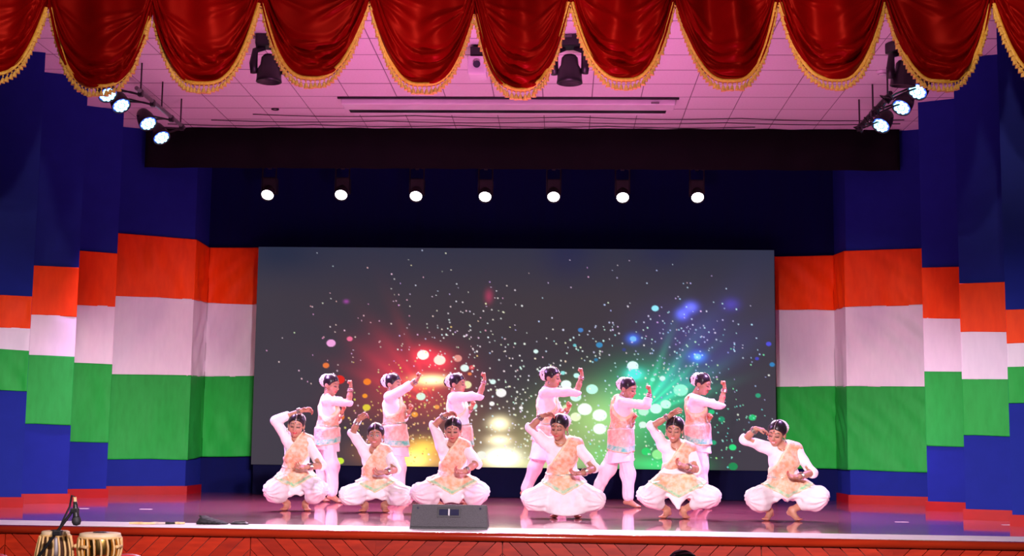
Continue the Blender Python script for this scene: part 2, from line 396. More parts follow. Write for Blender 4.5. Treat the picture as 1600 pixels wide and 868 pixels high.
    for d in [(523, 542, 7, (245, 165, 225)), (552, 535, 4.5, (240, 110, 150)), (667, 559, 9, (255, 235, 225), 1.3), (693, 567, 9, (255, 215, 200), 1.3), (721, 564, 6.5, (235, 150, 140)),
              (732, 579, 6.5, (235, 250, 245)), (516, 577, 5, (235, 120, 60)), (581, 602, 6, (250, 130, 40)), (538, 599, 8, (225, 40, 30)), (578, 624, 4, (250, 150, 40)), (581, 642, 6, (230, 205, 60)), (541, 657, 6, (235, 120, 50)),
              (665, 624, 7, (225, 250, 230)), (542, 725, 6, (205, 235, 60)), (736, 605, 7, (245, 235, 180)), (776, 600, 4.5, (225, 250, 245)), (789, 617, 8, WH), (746, 638, 6.5, (215, 250, 235)), (760, 714, 8, (250, 250, 235)),
              (743, 578, 4, (225, 80, 90)), (740, 588, 3, (240, 130, 80)), (656, 652, 5, (250, 160, 60)), (690, 640, 4, (250, 160, 80)), (842, 552, 3.6, (225, 255, 250)), (884, 585, 3.5, (150, 235, 230)), (905, 589, 4.5, (200, 255, 245)),
              (991.6, 573, 8.5, (215, 255, 250), 1.2), (994, 586, 10, (90, 245, 235)), (1037, 592, 4.5, (215, 255, 250)), (929, 610, 9, (190, 255, 230), 1.1), (904, 622, 8.5, (215, 255, 240), 1.1), (918, 641, 11, (235, 255, 235), 1.2), (889, 603, 8, (235, 255, 245), 1.1),
              (941, 650, 11, (235, 255, 235), 1.2), (941, 671, 10, (235, 255, 235), 1.2), (904, 653, 8, (235, 250, 200), 1.1), (890, 640, 7, (225, 240, 190)), (1027, 639, 9, (200, 255, 230), 1.2), (1042, 632, 8, (190, 255, 225), 1.2), (1008, 643, 8, (190, 255, 220)), (1065, 610, 11, (150, 255, 215), 1.1),
              (1022, 594, 3.5, (150, 255, 225)), (1007, 664, 6, (225, 255, 240)), (1012, 705, 7, (40, 215, 110)), (1030, 709, 9, (150, 245, 150)), (1112, 643, 4.5, (40, 200, 130)), (1127, 654, 5, (30, 150, 110)), (1174, 651, 5.5, (40, 200, 120)), (1183, 617, 4, (40, 160, 120)),
              (1143.7, 697, 5.5, (40, 225, 130)), (1144, 726, 7, (20, 140, 80)), (1115, 690, 4, (40, 170, 120)), (1026, 483, 5.5, (150, 235, 255)), (992, 531, 5, (120, 190, 255)), (1091, 558, 5.5, (130, 210, 255)), (911, 518, 4, (70, 130, 200)), (940, 541, 5, (60, 140, 190)),
              (902, 542, 2.6, (110, 200, 210)), (1200, 537, 4, (80, 80, 220)), (1182, 560, 3, (70, 70, 190)), (1205, 569, 4, (50, 130, 190)), (935, 564, 3, (50, 120, 160)), (978, 548, 3, (60, 70, 130)), (890, 740, 4, WH), (775, 634, 4, WH), (820, 640, 3, WH)]:
        disc(*d)
    def dots(n_, mx, my, sx, sy, col, rmin=.7, rmax=1.5):
        for k in range(n_):
            x, y_ = rng.normal(mx, sx), rng.normal(my, sy)
            if 408 < x < 1206 and 394 < y_ < 730: disc(x, y_, rng.uniform(rmin, rmax), tuple(np.clip(np.array(col) + rng.normal(0, 18, 3), 0, 255)), 1, .8, 1)
    dots(90, 640, 640, 55, 45, (255, 190, 130)); dots(190, 640, 670, 45, 40, (255, 205, 120)); dots(230, 800, 620, 60, 55, (255, 250, 245)); dots(130, 735, 540, 60, 50, (250, 235, 240), .6, 1.1)
    dots(140, 850, 700, 50, 25, (255, 255, 225)); dots(200, 960, 630, 70, 60, (225, 255, 240)); dots(140, 1010, 545, 75, 40, (205, 220, 255), .7, 1.3); dots(110, 1090, 540, 50, 50, (190, 200, 255), .6, 1.2)
    dots(130, 1110, 660, 40, 40, (140, 240, 210), .6, 1.2); dots(70, 560, 520, 70, 60, (250, 200, 215), .6, 1.1); dots(40, 800, 440, 230, 40, (210, 205, 230), .5, .9); dots(60, 1000, 715, 60, 14, (180, 255, 200))
    me = grid_mesh('display', P, smooth=False, flip=False)
    set_col(me, np.clip(I, 0, 4).reshape(-1, 3))
    mt = bpy.data.materials.new('display_picture'); mt.use_nodes = True; N = mt.node_tree.nodes; b = N['Principled BSDF']
    b.inputs['Base Color'].default_value = (.01, .01, .012, 1); b.inputs['Roughness'].default_value = .7; b.inputs['Specular IOR Level'].default_value = .1
    a = N.new('ShaderNodeAttribute'); a.attribute_name = 'Col'; mt.node_tree.links.new(a.outputs['Color'], b.inputs['Emission Color'])
    b.inputs['Emission Strength'].default_value = 1.0
    mt.cycles.emission_sampling = 'NONE'; me.materials.append(mt); link('display', me, None, root)
    # dark skirt under the screen
    n = 300; xs = np.linspace(-(x1 - x0) / 2 + .02, (x1 - x0) / 2 - .02, n); Q = np.zeros((n, 2, 3)); Q[:, :, 0] = xs[:, None]
    Q[:, 0, 1] = .03; Q[:, 1, 1] = .03 + .02 * np.sin(xs * 14 + np.sin(xs * 3)); Q[:, 0, 2] = z0 - ZS; Q[:, 1, 2] = .004
    link('skirt', grid_mesh('skirt', Q), 'drape_dark', root)
led_screen()

# ------------------------------------------------------------------ tricolour cloths on the wings
def cloth_panel(tl, tr, bl, br, nrm, nx, nz, seed, amp, diag=0):
    r = np.random.default_rng(seed); U, V = np.meshgrid(np.linspace(0, 1, nx), np.linspace(0, 1, nz), indexing='ij')
    tl, tr, bl, br = map(np.array, (tl, tr, bl, br))
    P = (1 - V)[..., None] * ((1 - U)[..., None] * tl + U[..., None] * tr) + V[..., None] * ((1 - U)[..., None] * bl + U[..., None] * br)
    w = np.linalg.norm(tr - tl); h = np.linalg.norm(bl - tl); D = np.zeros_like(U)
    for k in range(9):
        f = r.uniform(5, 22) * w; ph = r.uniform(0, 6.3); sl = r.normal(diag, .25) * h; c = r.uniform(.1, .9); wd = r.uniform(.12, .4)
        D += r.uniform(.3, 1) * np.sin(f * (U + sl * V) + ph + 1.2 * np.sin(V * 5 * r.uniform(.4, 1) + ph)) * np.exp(-((V - c) / wd) ** 2)
    D = D / 2.2 * amp * np.clip(V * 8, .15, 1) 
    sag = .008 * np.sin(np.pi * U * r.integers(1, 3))
    P = P + np.array(nrm) * (.014 + amp + D)[..., None]; P[..., 2] -= (sag * V)
    return P
def banner(root_label, faces, bands, seed, group=None, amp=.006, diag=0):
    """faces: list of (left point xy, right point xy); bands: one per face of four pixel heights given at left and right ends as 3-D z"""
    c = faces[0][0]
    root = empty('tricolour_cloth', (c[0], c[1], ZS), root_label, 'cloth', group)
    o = np.array([c[0], c[1], ZS]); names = [('orange_cloth', 'orange_satin'), ('white_cloth', 'white_satin'), ('green_cloth', 'green_satin')]
    # plan polyline with mitred offset
    nodes = [faces[0][0]] + [f_[1] for f_ in faces]; zn = [bands[0][0]] + [b_[1] for b_ in bands]
    nd = np.array(nodes, float); dirs = np.diff(nd, axis=0); ln = np.linalg.norm(dirs, axis=1); nr = np.stack([dirs[:, 1], -dirs[:, 0]], 1) / ln[:, None]
    if np.dot(nr[0], CAM[:2] - nd[0]) < 0: nr = -nr
    off = []
    for i in range(len(nd)):
        n = nr[min(i, len(nr) - 1)] + nr[max(i - 1, 0)]; n /= np.linalg.norm(n); off.append(n / max(np.dot(n, nr[min(i, len(nr) - 1)]), .35))
    off = np.array(off); cum = np.concatenate([[0], np.cumsum(ln)]); NX = int(70 * cum[-1]) + 20; NZ = 50
    t = np.unique(np.concatenate([np.linspace(0, cum[-1], NX), cum])); NX = len(t)
    zn = np.array(zn)
    for k in range(3):
        r = np.random.default_rng(seed * 13 + k); g0 = .012 + amp + (.004 if k != 1 else 0)
        fi = np.clip(np.searchsorted(cum, t, side='right') - 1, 0, len(ln) - 1)
        X = np.interp(t, cum, nd[:, 0] + off[:, 0] * g0); Y = np.interp(t, cum, nd[:, 1] + off[:, 1] * g0)
        zt = np.interp(t, cum, zn[:, k]); zb = np.interp(t, cum, zn[:, k + 1]); V = np.linspace(0, 1, NZ)
        Z = zt[:, None] + (zb - zt)[:, None] * V; h = abs(zt[0] - zb[0]); T_ = t[:, None] * np.ones(NZ); S_ = (V * h)[None, :] * np.ones((NX, 1)); Dp = np.zeros((NX, NZ))
        for q in range(14):
            f_ = r.uniform(6, 20); ph = r.uniform(0, 6.3); sl = r.normal(diag, .35); c = r.uniform(0, 1) * cum[-1]; cv = r.uniform(.2, 1) * h
            Dp += r.uniform(.3, 1) * np.sin(f_ * (T_ + sl * S_) + ph + 1.2 * np.sin(S_ * 3 + ph)) * np.exp(-((T_ - c) / (.35 * cum[-1])) ** 2 - ((S_ - cv) / (.45 * h)) ** 2)
        edgef = np.min(np.abs(t[:, None] - cum[None]), axis=1); Dp *= (amp * .8) * np.clip(S_ / h * 6, .15, 1) * np.clip(edgef / .05, .1, 1)[:, None]
        Z[:, -1] -= 0; Z -= (.010 * np.abs(np.sin(T_ * 2.6 + seed)) * V)
        P = np.stack([X[:, None] + nr[fi, 0][:, None] * Dp, Y[:, None] + nr[fi, 1][:, None] * Dp, Z], -1)
        ob = link(names[k][0], grid_mesh(names[k][0], P - o), names[k][1], root)
        md = ob.modifiers.new('t', 'SOLIDIFY'); md.thickness = .004; md.offset = 0
def zpix(px, py, xy): # height at a known plan point whose picture column is px
    d = ray(px, py); s = math.hypot(xy[0] - CAM[0], xy[1] - CAM[1]) / math.hypot(d[0], d[1]); return CAM[2] + d[2] * s
def lerp2(a, b_, t): return (a[0] + (b_[0] - a[0]) * t, a[1] + (b_[1] - a[1]) * t)
def zs(px, pys, xy): return [zpix(px, p, xy) for p in pys]
# left side, from the hall inwards
a, b = WL[0]; banner('narrow orange, white and green cloth on the frontmost left wing, partly out of view', [(lerp2(a, b, .35), b)], [(zs(-20, (459, 508, 541, 604), lerp2(a, b, .7)), zs(46, (463, 513, 548, 611), b))], 1, amp=.007)
a, b = WL[1]; l = lerp2(a, b, .12); banner('bright orange, white and green cloth on the second left wing', [(l, b)], [(zs(52, (415, 491, 554, 661), l), zs(121, (418, 494, 557, 663), b))], 2)
a, b = WL[2]; l = lerp2(a, b, .12); banner('orange, white and green cloth on the third left wing, next to the wide left cloth', [(l, b)], [(zs(125, (391, 476, 566, 689), l), zs(181, (396, 478, 569, 690), b))], 3)
a, b = WL[3]; l = lerp2(a, b, .12); rl = (inner(318, 500, 7.80), 7.80); rr = (inner(408, 500, 7.80), 7.80)
banner('wide orange, white and green cloth wrapped round the rear left wing, beside the screen', [(l, b), ((b[0] + .004, b[1]), (b[0] + .004, 7.80)), (rl, rr)],
       [(zs(184, (363, 461, 585, 716), l), zs(300, (374, 467, 586, 717), b)), (zs(300, (374, 467, 586, 717), b), zs(325, (387, 473, 588, 713), rl)), (zs(325, (387, 473, 588, 713), rl), zs(408, (387, 475, 587, 711), rr))], 4, amp=.010)
# right side
a, b = WR[0]; banner('narrow orange, white and green cloth on the frontmost right wing, partly out of view', [(b, lerp2(b, a, .65))], [(zs(1573, (484, 535, 573, 628), b), zs(1640, (480, 531, 570, 627), lerp2(b, a, .3)))], 5, amp=.003)
a, b = WR[1]; l = lerp2(a, b, .12); banner('bright orange, white and green cloth on the second right wing', [(b, l)], [(zs(1502, (443, 518, 592, 679), b), zs(1569, (440, 518, 593, 681), l))], 6, amp=.003)
a, b = WR[2]; l = lerp2(a, b, .12); banner('orange, white and green cloth on the third right wing, next to the wide right cloth', [(b, l)], [(zs(1443, (418, 496, 580, 695), b), zs(1500, (417, 498, 581, 697), l))], 7, amp=.004)
a, b = WR[3]; l = lerp2(a, b, .12); rl = (inner(1211, 500, 7.80), 7.80); rr = (b[0] - .004, 7.80)
banner('wide orange, white and green cloth wrapped round the rear right wing, beside the screen', [(rl, rr), ((b[0] - .004, 7.80), (b[0] - .004, b[1])), (b, l)],
       [(zs(1211, (401, 483, 604, 731), rl), zs(1306, (399, 484, 603, 731), rr)), (zs(1306, (399, 484, 603, 731), rr), zs(1325, (392, 479, 603, 733), b)), (zs(1325, (392, 479, 603, 733), b), zs(1441, (388, 475, 604, 737), l))], 8, amp=.010, diag=-.8)

# ------------------------------------------------------------------ swagged valance
def valance():
    y0 = .95
    root = empty('stage_valance', (0, y0, ZC), 'red velvet swagged valance with gold tassel fringe across the stage top', 'valance')
    MB().box((0, .12, .42), (13.2, .06, 1.2)).build('header_board', 'velvet_header', root)
    peaks = [(-258, 10), (-92, 10), (75, 12), (237, 26), (408, 6), (577, 2), (741, 22), (891, 4), (1055, 4), (1216, 4), (1384, 4), (1550, 6), (1716, 6), (1882, 6)]
    bots = [(-175, 128), (-8, 124), (157, 142), (322, 138), (490, 129), (662, 139), (812, 146), (975, 132), (1140, 134), (1302, 131), (1468, 135), (1634, 128), (1799, 130)]
    ztop = ZC + .75
    # one tassel
    tas = [(0.0055, 0), (.0075, -.006), (.0075, -.012), (.003, -.016), (.003, -.022), (.010, -.026), (.012, -.034), (.021, -.066), (.0, -.067)]
    for i, bt in enumerate(bots):
        r = np.random.default_rng(49 + i)
        pl, prr = at_y(*peaks[i], y0), at_y(*peaks[i + 1], y0); pb = at_y(*bt, y0)
        xl, xr, zl, zr, zb = pl[0], prr[0], pl[2], prr[2], pb[2]; xm = pb[0]
        nu, nv = 78, 78; U, V = np.meshgrid(np.linspace(-1, 1, nu), np.linspace(0, 1, nv), indexing='ij')
        ext = .045  # neighbours overlap at the top
        half = (xr - xl) / 2; xc = (xl + xr) / 2
        prof = 1 - np.abs(U) ** 2.15 ; zpk = np.where(U < 0, zl, zr)
        zlow = zpk + (zb - zpk) * (1 - np.abs(U) ** 2.7)
        # from the gathered top down to the curved hem
        X = xc + half * U * (1 + ext * (1 - V)) + (xm - xc) * V * (1 - U ** 2)
        Z = ztop + (zlow - ztop) * V
        # folds: U-shaped ones that gather from the peaks and follow the hem, straight ones from the top
        s = (Z - zlow)                                       # height above the hem
        hemn = np.clip(s / .55, 0, 1)
        D = np.zeros_like(U)
        cat = V * 1.0 + .0 * U
        for k in range(9):
            f = r.uniform(26, 70); ph = r.uniform(0, 6.3); tilt = r.normal(0, .10)
            c = r.uniform(.02, .30); wd = r.uniform(.05, .12)
            D += r.uniform(.5, 1.1) * (1 - 2 * np.abs(np.sin(.5 * f * (s + tilt * U) + ph + .6 * np.sin(2.2 * U + ph)))) * np.exp(-((s - c) / wd) ** 2) * .017
        for k in range(5):
            f = r.uniform(4, 11); ph = r.uniform(0, 6.3)
            D += r.uniform(.4, 1) * np.sin(f * U * (1 - .35 * V) + ph + .7 * np.sin(4 * V + ph)) * .012 * np.clip(s / .25, 0, 1)
        for k in range(6):                                   # sharp pinches fanning from either peak
            sd = r.choice([-1, 1]); a0 = r.uniform(.25, 1.15)
            px_, pz_ = (xl if sd < 0 else xr), (zl if sd < 0 else zr)
            ang = np.arctan2(pz_ + .12 - Z, np.abs(X - px_) + .02); rad = np.hypot(pz_ + .12 - Z, X - px_)
            D += .020 * r.uniform(.5, 1) * np.exp(-((ang - a0) / .06) ** 2) * np.exp(-((rad - .3) / .22) ** 2)
        bulge = .10 * (1 - U ** 2) * np.clip(1 - s / .9, 0, 1) ** .7 - .012 * np.exp(-(s / .02) ** 2)
        Y = -(bulge + 1.7 * D * (1 - .5 * np.abs(U) ** 6)) + .03 * (i % 2) * 0
        P = np.stack([X, Y, Z - ZC], -1)
        sw = link('swag', grid_mesh('swag', P), 'velvet', root); md = sw.modifiers.new('t', 'SOLIDIFY'); md.thickness = .006; md.offset = 0
        # gold braid along the hem
        hem = P[:, -1].copy(); tang = np.gradient(hem, axis=0); tang /= np.linalg.norm(tang, axis=1)[:, None]
        nrm = np.stack([-tang[:, 2], np.zeros(nu), tang[:, 0]], -1)        # up into the cloth
        B = np.stack([hem + nrm * .002 + [0, -.014, 0], hem + nrm * .018 + [0, -.020, 0], hem + nrm * .034 + [0, -.014, 0], hem + nrm * .034 + [0, .002, 0], hem + nrm * .002 + [0, .002, 0], hem + nrm * .002 + [0, -.014, 0]], 1)
        link('gold_braid', grid_mesh('gold_braid', B), 'gold_braid', sw)
        # tassels hung from the braid
        seg = np.linalg.norm(np.diff(hem, axis=0), axis=1); cum = np.concatenate([[0], np.cumsum(seg)]); nt = int(cum[-1] / .0425)
        m = MB()
        for k in range(nt):
            t = (k + .5) / nt * cum[-1]; p = [np.interp(t, cum, hem[:, q]) for q in range(3)]
            tx = np.interp(t, cum, tang[:, 2]) * (1 if np.interp(t, cum, tang[:, 0]) > 0 else -1)
            lean = Matrix.Rotation(tx * .25 + r.normal(0, .06), 4, 'Y') @ Matrix.Rotation(r.normal(0, .06), 4, 'X')
            sc = Matrix.Scale(r.uniform(1.08, 1.25), 4)
            m.lathe(tas, 7, Matrix.Translation((p[0], p[1] - .006, p[2])) @ lean @ sc)
        fr = m.build('tassel_fringe', 'gold_tassel', sw); fr['kind'] = 'stuff'
valance()

# ------------------------------------------------------------------ stage lamps
def rot_to(d, roll=0):
    """matrix whose local -z looks along d"""
    return Vector(d).to_track_quat('-Z', 'Y').to_matrix()
def par_can(name, lens, d, size, top, label, group, lensmat, light=None):
    """lens: centre of the lens, d: beam direction, top: point of the pipe it hangs from"""
    d = Vector(d).normalized(); lens = Vector(lens); R3 = rot_to(d); L_ = size * 1.05
    root = empty(name, top, label, 'stage light', group)
    M = Matrix.Translation(lens - Vector(top)) @ R3.to_4x4(); r = size / 2
    MB().lathe([(0, L_ * 1.05), (r * .55, L_ * 1.03), (r * .75, L_ * .9), (r * 1.0, L_ * .5), (r * 1.08, .03), (r * 1.12, -.02), (r * 1.05, -.02), (r * 1.0, .012), (0, .012)], 24, M).build('body', 'black_metal', root, smooth=True)
    ln = MB().lathe([(r * .98, .0), (r * .8, -.012), (0, -.02)], 24, M).build('lens', 'lens_blue' if lensmat == 'ring' else lensmat, root, smooth=True)
    if lensmat == 'ring':
        m = MB()
        for k in range(9):
            a = k * 2 * math.pi / 9; m.lathe([(r * .25, -.012), (r * .2, -.026), (0, -.032)], 10, M @ Matrix.Translation((r * .66 * math.cos(a), r * .66 * math.sin(a), 0)))
        m.lathe([(r * .4, -.012), (r * .3, -.026), (0, -.032)], 12, M)
        m.build('diodes', 'lens_cyan', ln, smooth=True)
    # yoke: two arms from the body sides up to the clamp
    side = M.to_3x3() @ Vector((1, 0, 0)); mid = M @ Vector((0, 0, L_ * .5)); m = MB()
    for q in (-1, 1):
        pivot = mid + side * q * r * 1.15
        if lensmat == 'lens_white': m.tube([pivot, pivot + Vector((0, 0, .10)), Vector((pivot.x, 0, -.05)), Vector((side.x * q * .02, side.y * q * .02, -.03))], .011, 6)
        else: m.tube([pivot, pivot + (Vector((0, 0, -.01)) - pivot) * .55 + side * q * r * .3, Vector((side.x * q * .03, side.y * q * .03, -.04))], .011, 6)
    m.build('yoke', 'black_metal', root)
    if lensmat == 'lens_white': MB().box(lens - Vector(top) + Vector((0, .15, .15)), (.20, .16, .22), bevel=.015).build('ballast_box', 'black_metal', root)
    MB().box((0, 0, -.02), (.05, .07, .08), bevel=.008).build('clamp', 'black_metal', root)
    if light:
        p = lens + d * .06
        s_ = spot('lamp_beam', p, light[0], light[1], light[2], light[3], .6, .08); s_.parent = root; s_.location = p - Vector(top)
def pipe(label, a, b_, mt='grey_metal'):
    root = empty('lighting_pipe', a, label, 'pipe'); a, b_ = Vector(a), Vector(b_)
    MB().tube([(0, 0, 0), b_ - a], .024, 10).build('tube', mt, root)
    for t in (.08, .5, .92):
        p = (b_ - a) * t; MB().tube([p, p + Vector((0, 0, ZC - (a.z + p.z)))], .010, 6).build('drop_rod', 'black_metal', root)
zp = 5.62
LA, LB = at_z(196, 118, zp), at_z(264, 184, zp); LA[0] = LB[0] = (LA[0] + LB[0]) / 2; LB[1] = 5.3; LA[1] = 3.4
pipe('grey lighting pipe hung under the ceiling on the left with four lamps', LA, LB)
for i, (px, py, y) in enumerate(((168, 147, 3.55), (189, 164, 4.0), (231, 192, 4.75), (252, 214, 5.2))):
    p = at_y(px, py, y)
    par_can('par_can', p, (.5, -.42, -.75), .20, (LA[0], y - .0, zp), 'black par can with blue-white diodes on the left lighting pipe, ' + ('half hidden by the swag', 'second from the valance', 'third from the valance', 'nearest the black border curtain')[i], 'par cans on the left lighting pipe', 'ring',
            ((-3.6 + 1.7 * i, 4.4, 1.0), 1000, (.74, .38, 1), 58))
RA, RB = at_z(1412, 120, zp), at_z(1358, 184, zp); RA[0] = RB[0] = (RA[0] + RB[0]) / 2; RB[1] = 5.25; RA[1] = 3.55
pipe('black lighting pipe wrapped in cables under the ceiling on the right', RA, RB, 'black_metal')
for i, (px, py, y) in enumerate(((1434, 142, 3.75), (1409, 167, 4.4), (1377, 195, 5.1))):
    p = at_y(px, py, y)
    par_can('par_can', p, (-.5, -.45, -.72), .21, (RA[0], y, zp), 'black par can with blue-white diodes on the right lighting pipe, ' + ('half hidden by the swag', 'between two others', 'nearest the black border curtain')[i], 'par cans on the right lighting pipe', 'ring',
            ((3.6 - 2.0 * i, 4.2, 1.0), 1150, (.74, .38, 1), 58))
# tangled cable on the right pipe
r_ = random.Random(3); m = MB(); pts = []
for k in range(40):
    t = k / 39; pts.append((RA[0] + .05 * math.sin(k * 1.7) + r_.uniform(-.03, .03), RA[1] + (RB[1] - RA[1]) * t + r_.uniform(-.04, .04), zp + .05 * math.cos(k * 2.3) - .03))
tag(m.tube(pts, .010, 6).build('cable', 'black_metal', smooth=True), 'tangled black cable coiled along the right lighting pipe', 'cable')
# seven white spots under the border
yb = 7.02; zb7 = at_y(750, 262, yb)[2] + .03
pipe('long black lighting pipe behind the black border curtain', (at_y(380, 260, yb)[0], yb, zb7), (at_y(1130, 260, yb)[0], yb, zb7), 'black_metal')
for i, (px, py) in enumerate(((418, 304), (533, 304), (650, 306), (758, 307), (865, 307), (973, 308), (1090, 308))):
    p = at_y(px, py, yb - .08)
    par_can('spot_lamp', p, (0, -.73, -.68), .165, (p[0], yb, zb7), 'black spotlight with glowing white lens above the screen, ' + ('first', 'second', 'third', 'fourth', 'fifth', 'sixth', 'seventh')[i] + ' from the left rear wing', 'white spotlights above the screen', 'lens_white',
            ((p[0] * .8, 3.2, 1.0), 650, (1, .72, 1), 60))
def moving_head(px, pyb, y, label, yawd, tilt=0):
    p = at_y(px, pyb, y); root = empty('moving_head_light', (p[0], y, ZC), label, 'stage light', rz=math.radians(yawd)); H = ZC - p[2]
    MB().box((0, 0, -.06), (.30, .22, .12), bevel=.02).build('base', 'black_metal', root)
    m = MB()
    for s in (-1, 1): m.tube([(s * .05, 0, -.12), (s * .15, 0, -.16), (s * .165, 0, -.30), (s * .155, 0, -.40)], [.03, .035, .045, .04], 10)
    m.build('yoke', 'black_metal', root, smooth=True)
    T = Matrix.Translation((0, 0, -.36)) @ Matrix.Rotation(math.radians(tilt), 4, 'X')
    h = MB().lathe([(0, .16), (.06, .16), (.085, .13), (.095, .05), (.125, 0), (.13, -.10), (.135, -(H - .36)), (.12, -(H - .36) - .005), (.115, -(H - .40)), (0, -(H - .40))], 28, T).build('head', 'black_metal', root, smooth=True)
    MB().lathe([(.113, -(H - .41)), (.07, -(H - .395)), (0, -(H - .39))], 24, T).build('lens', 'lens_dark', h, smooth=True)
    m = MB()
    for k in range(7): m.box((-.033 + k * .011, -.128, -.03), (.005, .012, .03))
    m.build('vent', 'grey_metal', h)
moving_head(420, 128, 2.55, 'large black moving head light hanging between the third and fourth swags', 10)
moving_head(890, 130, 2.55, 'large black moving head light hanging at the middle of the valance', -8)
moving_head(1412, 134, 2.75, 'large black moving head light hanging beside the right lighting pipe', 25, 8)
# ceiling projector-screen case
def screen_case():
    zc = ZC; L = at_z(533, 160, zc - .06); Rr = at_z(1056, 160, zc - .06); yc = L[1]
    cx = (L[0] + Rr[0]) / 2; w = Rr[0] - L[0]
    root = empty('projection_screen', (cx, yc, zc), 'long white case of a rolled projection screen fixed to the ceiling', 'projection screen')
    MB().box((0, .15, -.042), (w, .30, .076), bevel=.012).build('case', 'white_enamel', root)
    MB().box((-.02, .372, -.044), (w - .14, .14, .07)).build('slot', 'black_metal', root)
    MB().box((-.02, .495, -.046), (w - .20, .10, .074), bevel=.01).build('bottom_bar', 'white_enamel', root)
    MB().box((0, -.035, -.012), (w + .08, .04, .02)).build('gap_strip', 'black_metal', root)  # black strip added to draw the dark gap line above the case
    MB().box((w / 2 - .25, -.012, -.06), (.10, .006, .02)).build('badge', 'grey_metal', root)
screen_case()
# cables under the ceiling
for k, (pa, pb) in enumerate((((395, 181), (1452, 190)), ((330, 190), (1452, 196)), ((262, 196), (1180, 201)))):
    A_, B_ = at_z(*pa, ZC - .03), at_z(*pb, ZC - .03); A_[0] = max(A_[0], -4.9); B_[0] = min(B_[0], 5.0)
    pts = [(A_[0] + (B_[0] - A_[0]) * t, A_[1] + (B_[1] - A_[1]) * t, ZC - .008 - .02 * math.sin(math.pi * ((t * 4) % 1))) for t in np.linspace(0, 1, 41)]
    tag(MB().tube(pts, .006, 6).build('ceiling_cable', 'black_metal', smooth=True), ('thin black cable on the ceiling just behind the projection screen case', 'thin black cable on the ceiling between two other cables', 'thin short black cable on the ceiling closest to the border curtain')[k], 'cable', 'ceiling cables')
# smoke detector, ring socket and small white ceiling unit
p = at_z(1379, 111, ZC); o = empty('smoke_detector', p, 'white round smoke detector on the ceiling beside a black moving head', 'smoke detector')
MB().lathe([(0, 0), (.075, 0), (.075, -.015), (.05, -.03), (.045, -.045), (0, -.05)], 20).build('housing', 'white_enamel', o, smooth=True)
MB().lathe([(.048, -.034), (.052, -.036), (.048, -.038)], 20).build('vent_ring', 'black_metal', o)
p = at_z(430, 170, ZC); tag(MB().lathe([(.05, 0), (.05, -.012), (.04, -.014), (.038, 0)], 20).build('cable_grommet', 'black_metal', loc=p), 'small dark ring set in the ceiling', 'ceiling fitting')
p = at_y(746, 122, 2.9); o = empty('ceiling_projector', (p[0], 2.9, ZC), 'small white projector on a black bracket, half hidden behind the fifth swag', 'projector'); h = ZC - p[2]
MB().box((0, 0, -h + .11), (.20, .26, .20), bevel=.02).build('housing', 'white_enamel', o)
MB().box((0, 0, -h + .27), (.15, .2, .10), bevel=.01).build('bracket_box', 'black_metal', o)
MB().tube([(0, 0, 0), (0, 0, -h + .3)], .02, 8).build('drop_rod', 'black_metal', o)
MB().lathe([(0, 0), (.035, 0), (.04, .03), (0, .03)], 16, Matrix.Translation((0, -.13, -h + .11)) @ Matrix.Rotation(math.pi / 2, 4, 'X')).build('lens', 'lens_dark', o)

# ------------------------------------------------------------------ stage monitor
def monitor():
    bl, br = at_z(639, 826, ZS), at_z(762, 826.5, ZS); y = (bl[1] + br[1]) / 2; w = br[0] - bl[0]; cx = (bl[0] + br[0]) / 2
    root = empty('stage_monitor', (cx, y, ZS), 'dark grey wedge stage monitor on the stage edge', 'speaker')
    top = at_y(700, 788, y + .06)[2] - ZS
    prof = [(0, .012), (.30, .012), (.40, .10), (.27, top * .9), (.085, top), (.06, top)]
    m = MB(); wt = w / 2 * .955
    a = [m.bm.verts.new((-w / 2 if z < .05 else -wt, yy, z)) for yy, z in prof]; b_ = [m.bm.verts.new((w / 2 if z < .05 else wt, yy, z)) for yy, z in prof]
    m.bm.faces.new(a); m.bm.faces.new(b_[::-1])
    for i in range(len(a)): j = (i + 1) % len(a); m.bm.faces.new((a[i], b_[i], b_[j], a[j]))
    body = m.build('cabinet', 'speaker_box', root)
    # grey face plate on the side towards the hall
    f0, f1 = Vector((0, -.004, .02)), Vector((0, .055, top - .006)); up = (f1 - f0); nrm = Vector((0, -up.z, up.y)).normalized()
    m = MB(); m.poly([(-w / 2 + .008, f0.y, f0.z), (w / 2 - .008, f0.y, f0.z), (wt - .006, f1.y, f1.z), (-wt + .006, f1.y, f1.z)], .006, nrm); m.build('face_plate', 'speaker_grille', root)
    RR = Matrix((Vector((1, 0, 0)), nrm * -1, up.normalized())).transposed()
    def onf(x, t, off): return f0 + up * t + Vector((x, 0, 0)) + nrm * off
    hd = MB().box(onf(.0, .66, .007), (.205, .01, top * .42), RR, bevel=.003).build('handle_plate', 'speaker_box', root)
    for s in (-1, 1): MB().box(onf(s * .048, .66, .013), (.075, .006, top * .26), RR, bevel=.002).build('handle_cup', 'lens_dark', hd)
    MB().box(onf(0, .66, .016), (.016, .012, top * .30), RR, bevel=.002).build('handle_bar', 'grey_metal', hd)
    for s in (-1, 1): MB().lathe([(.010, 0), (.010, .004), (0, .006)], 10, Matrix.Translation(onf(s * (wt - .05), .86, .006)) @ RR.to_4x4() @ Matrix.Rotation(math.pi / 2, 4, 'X')).build('screw', 'lens_dark', root)
    MB().box((0, .01, .007), (w, .05, .014)).build('rubber_strip', 'black_metal', root)
monitor()
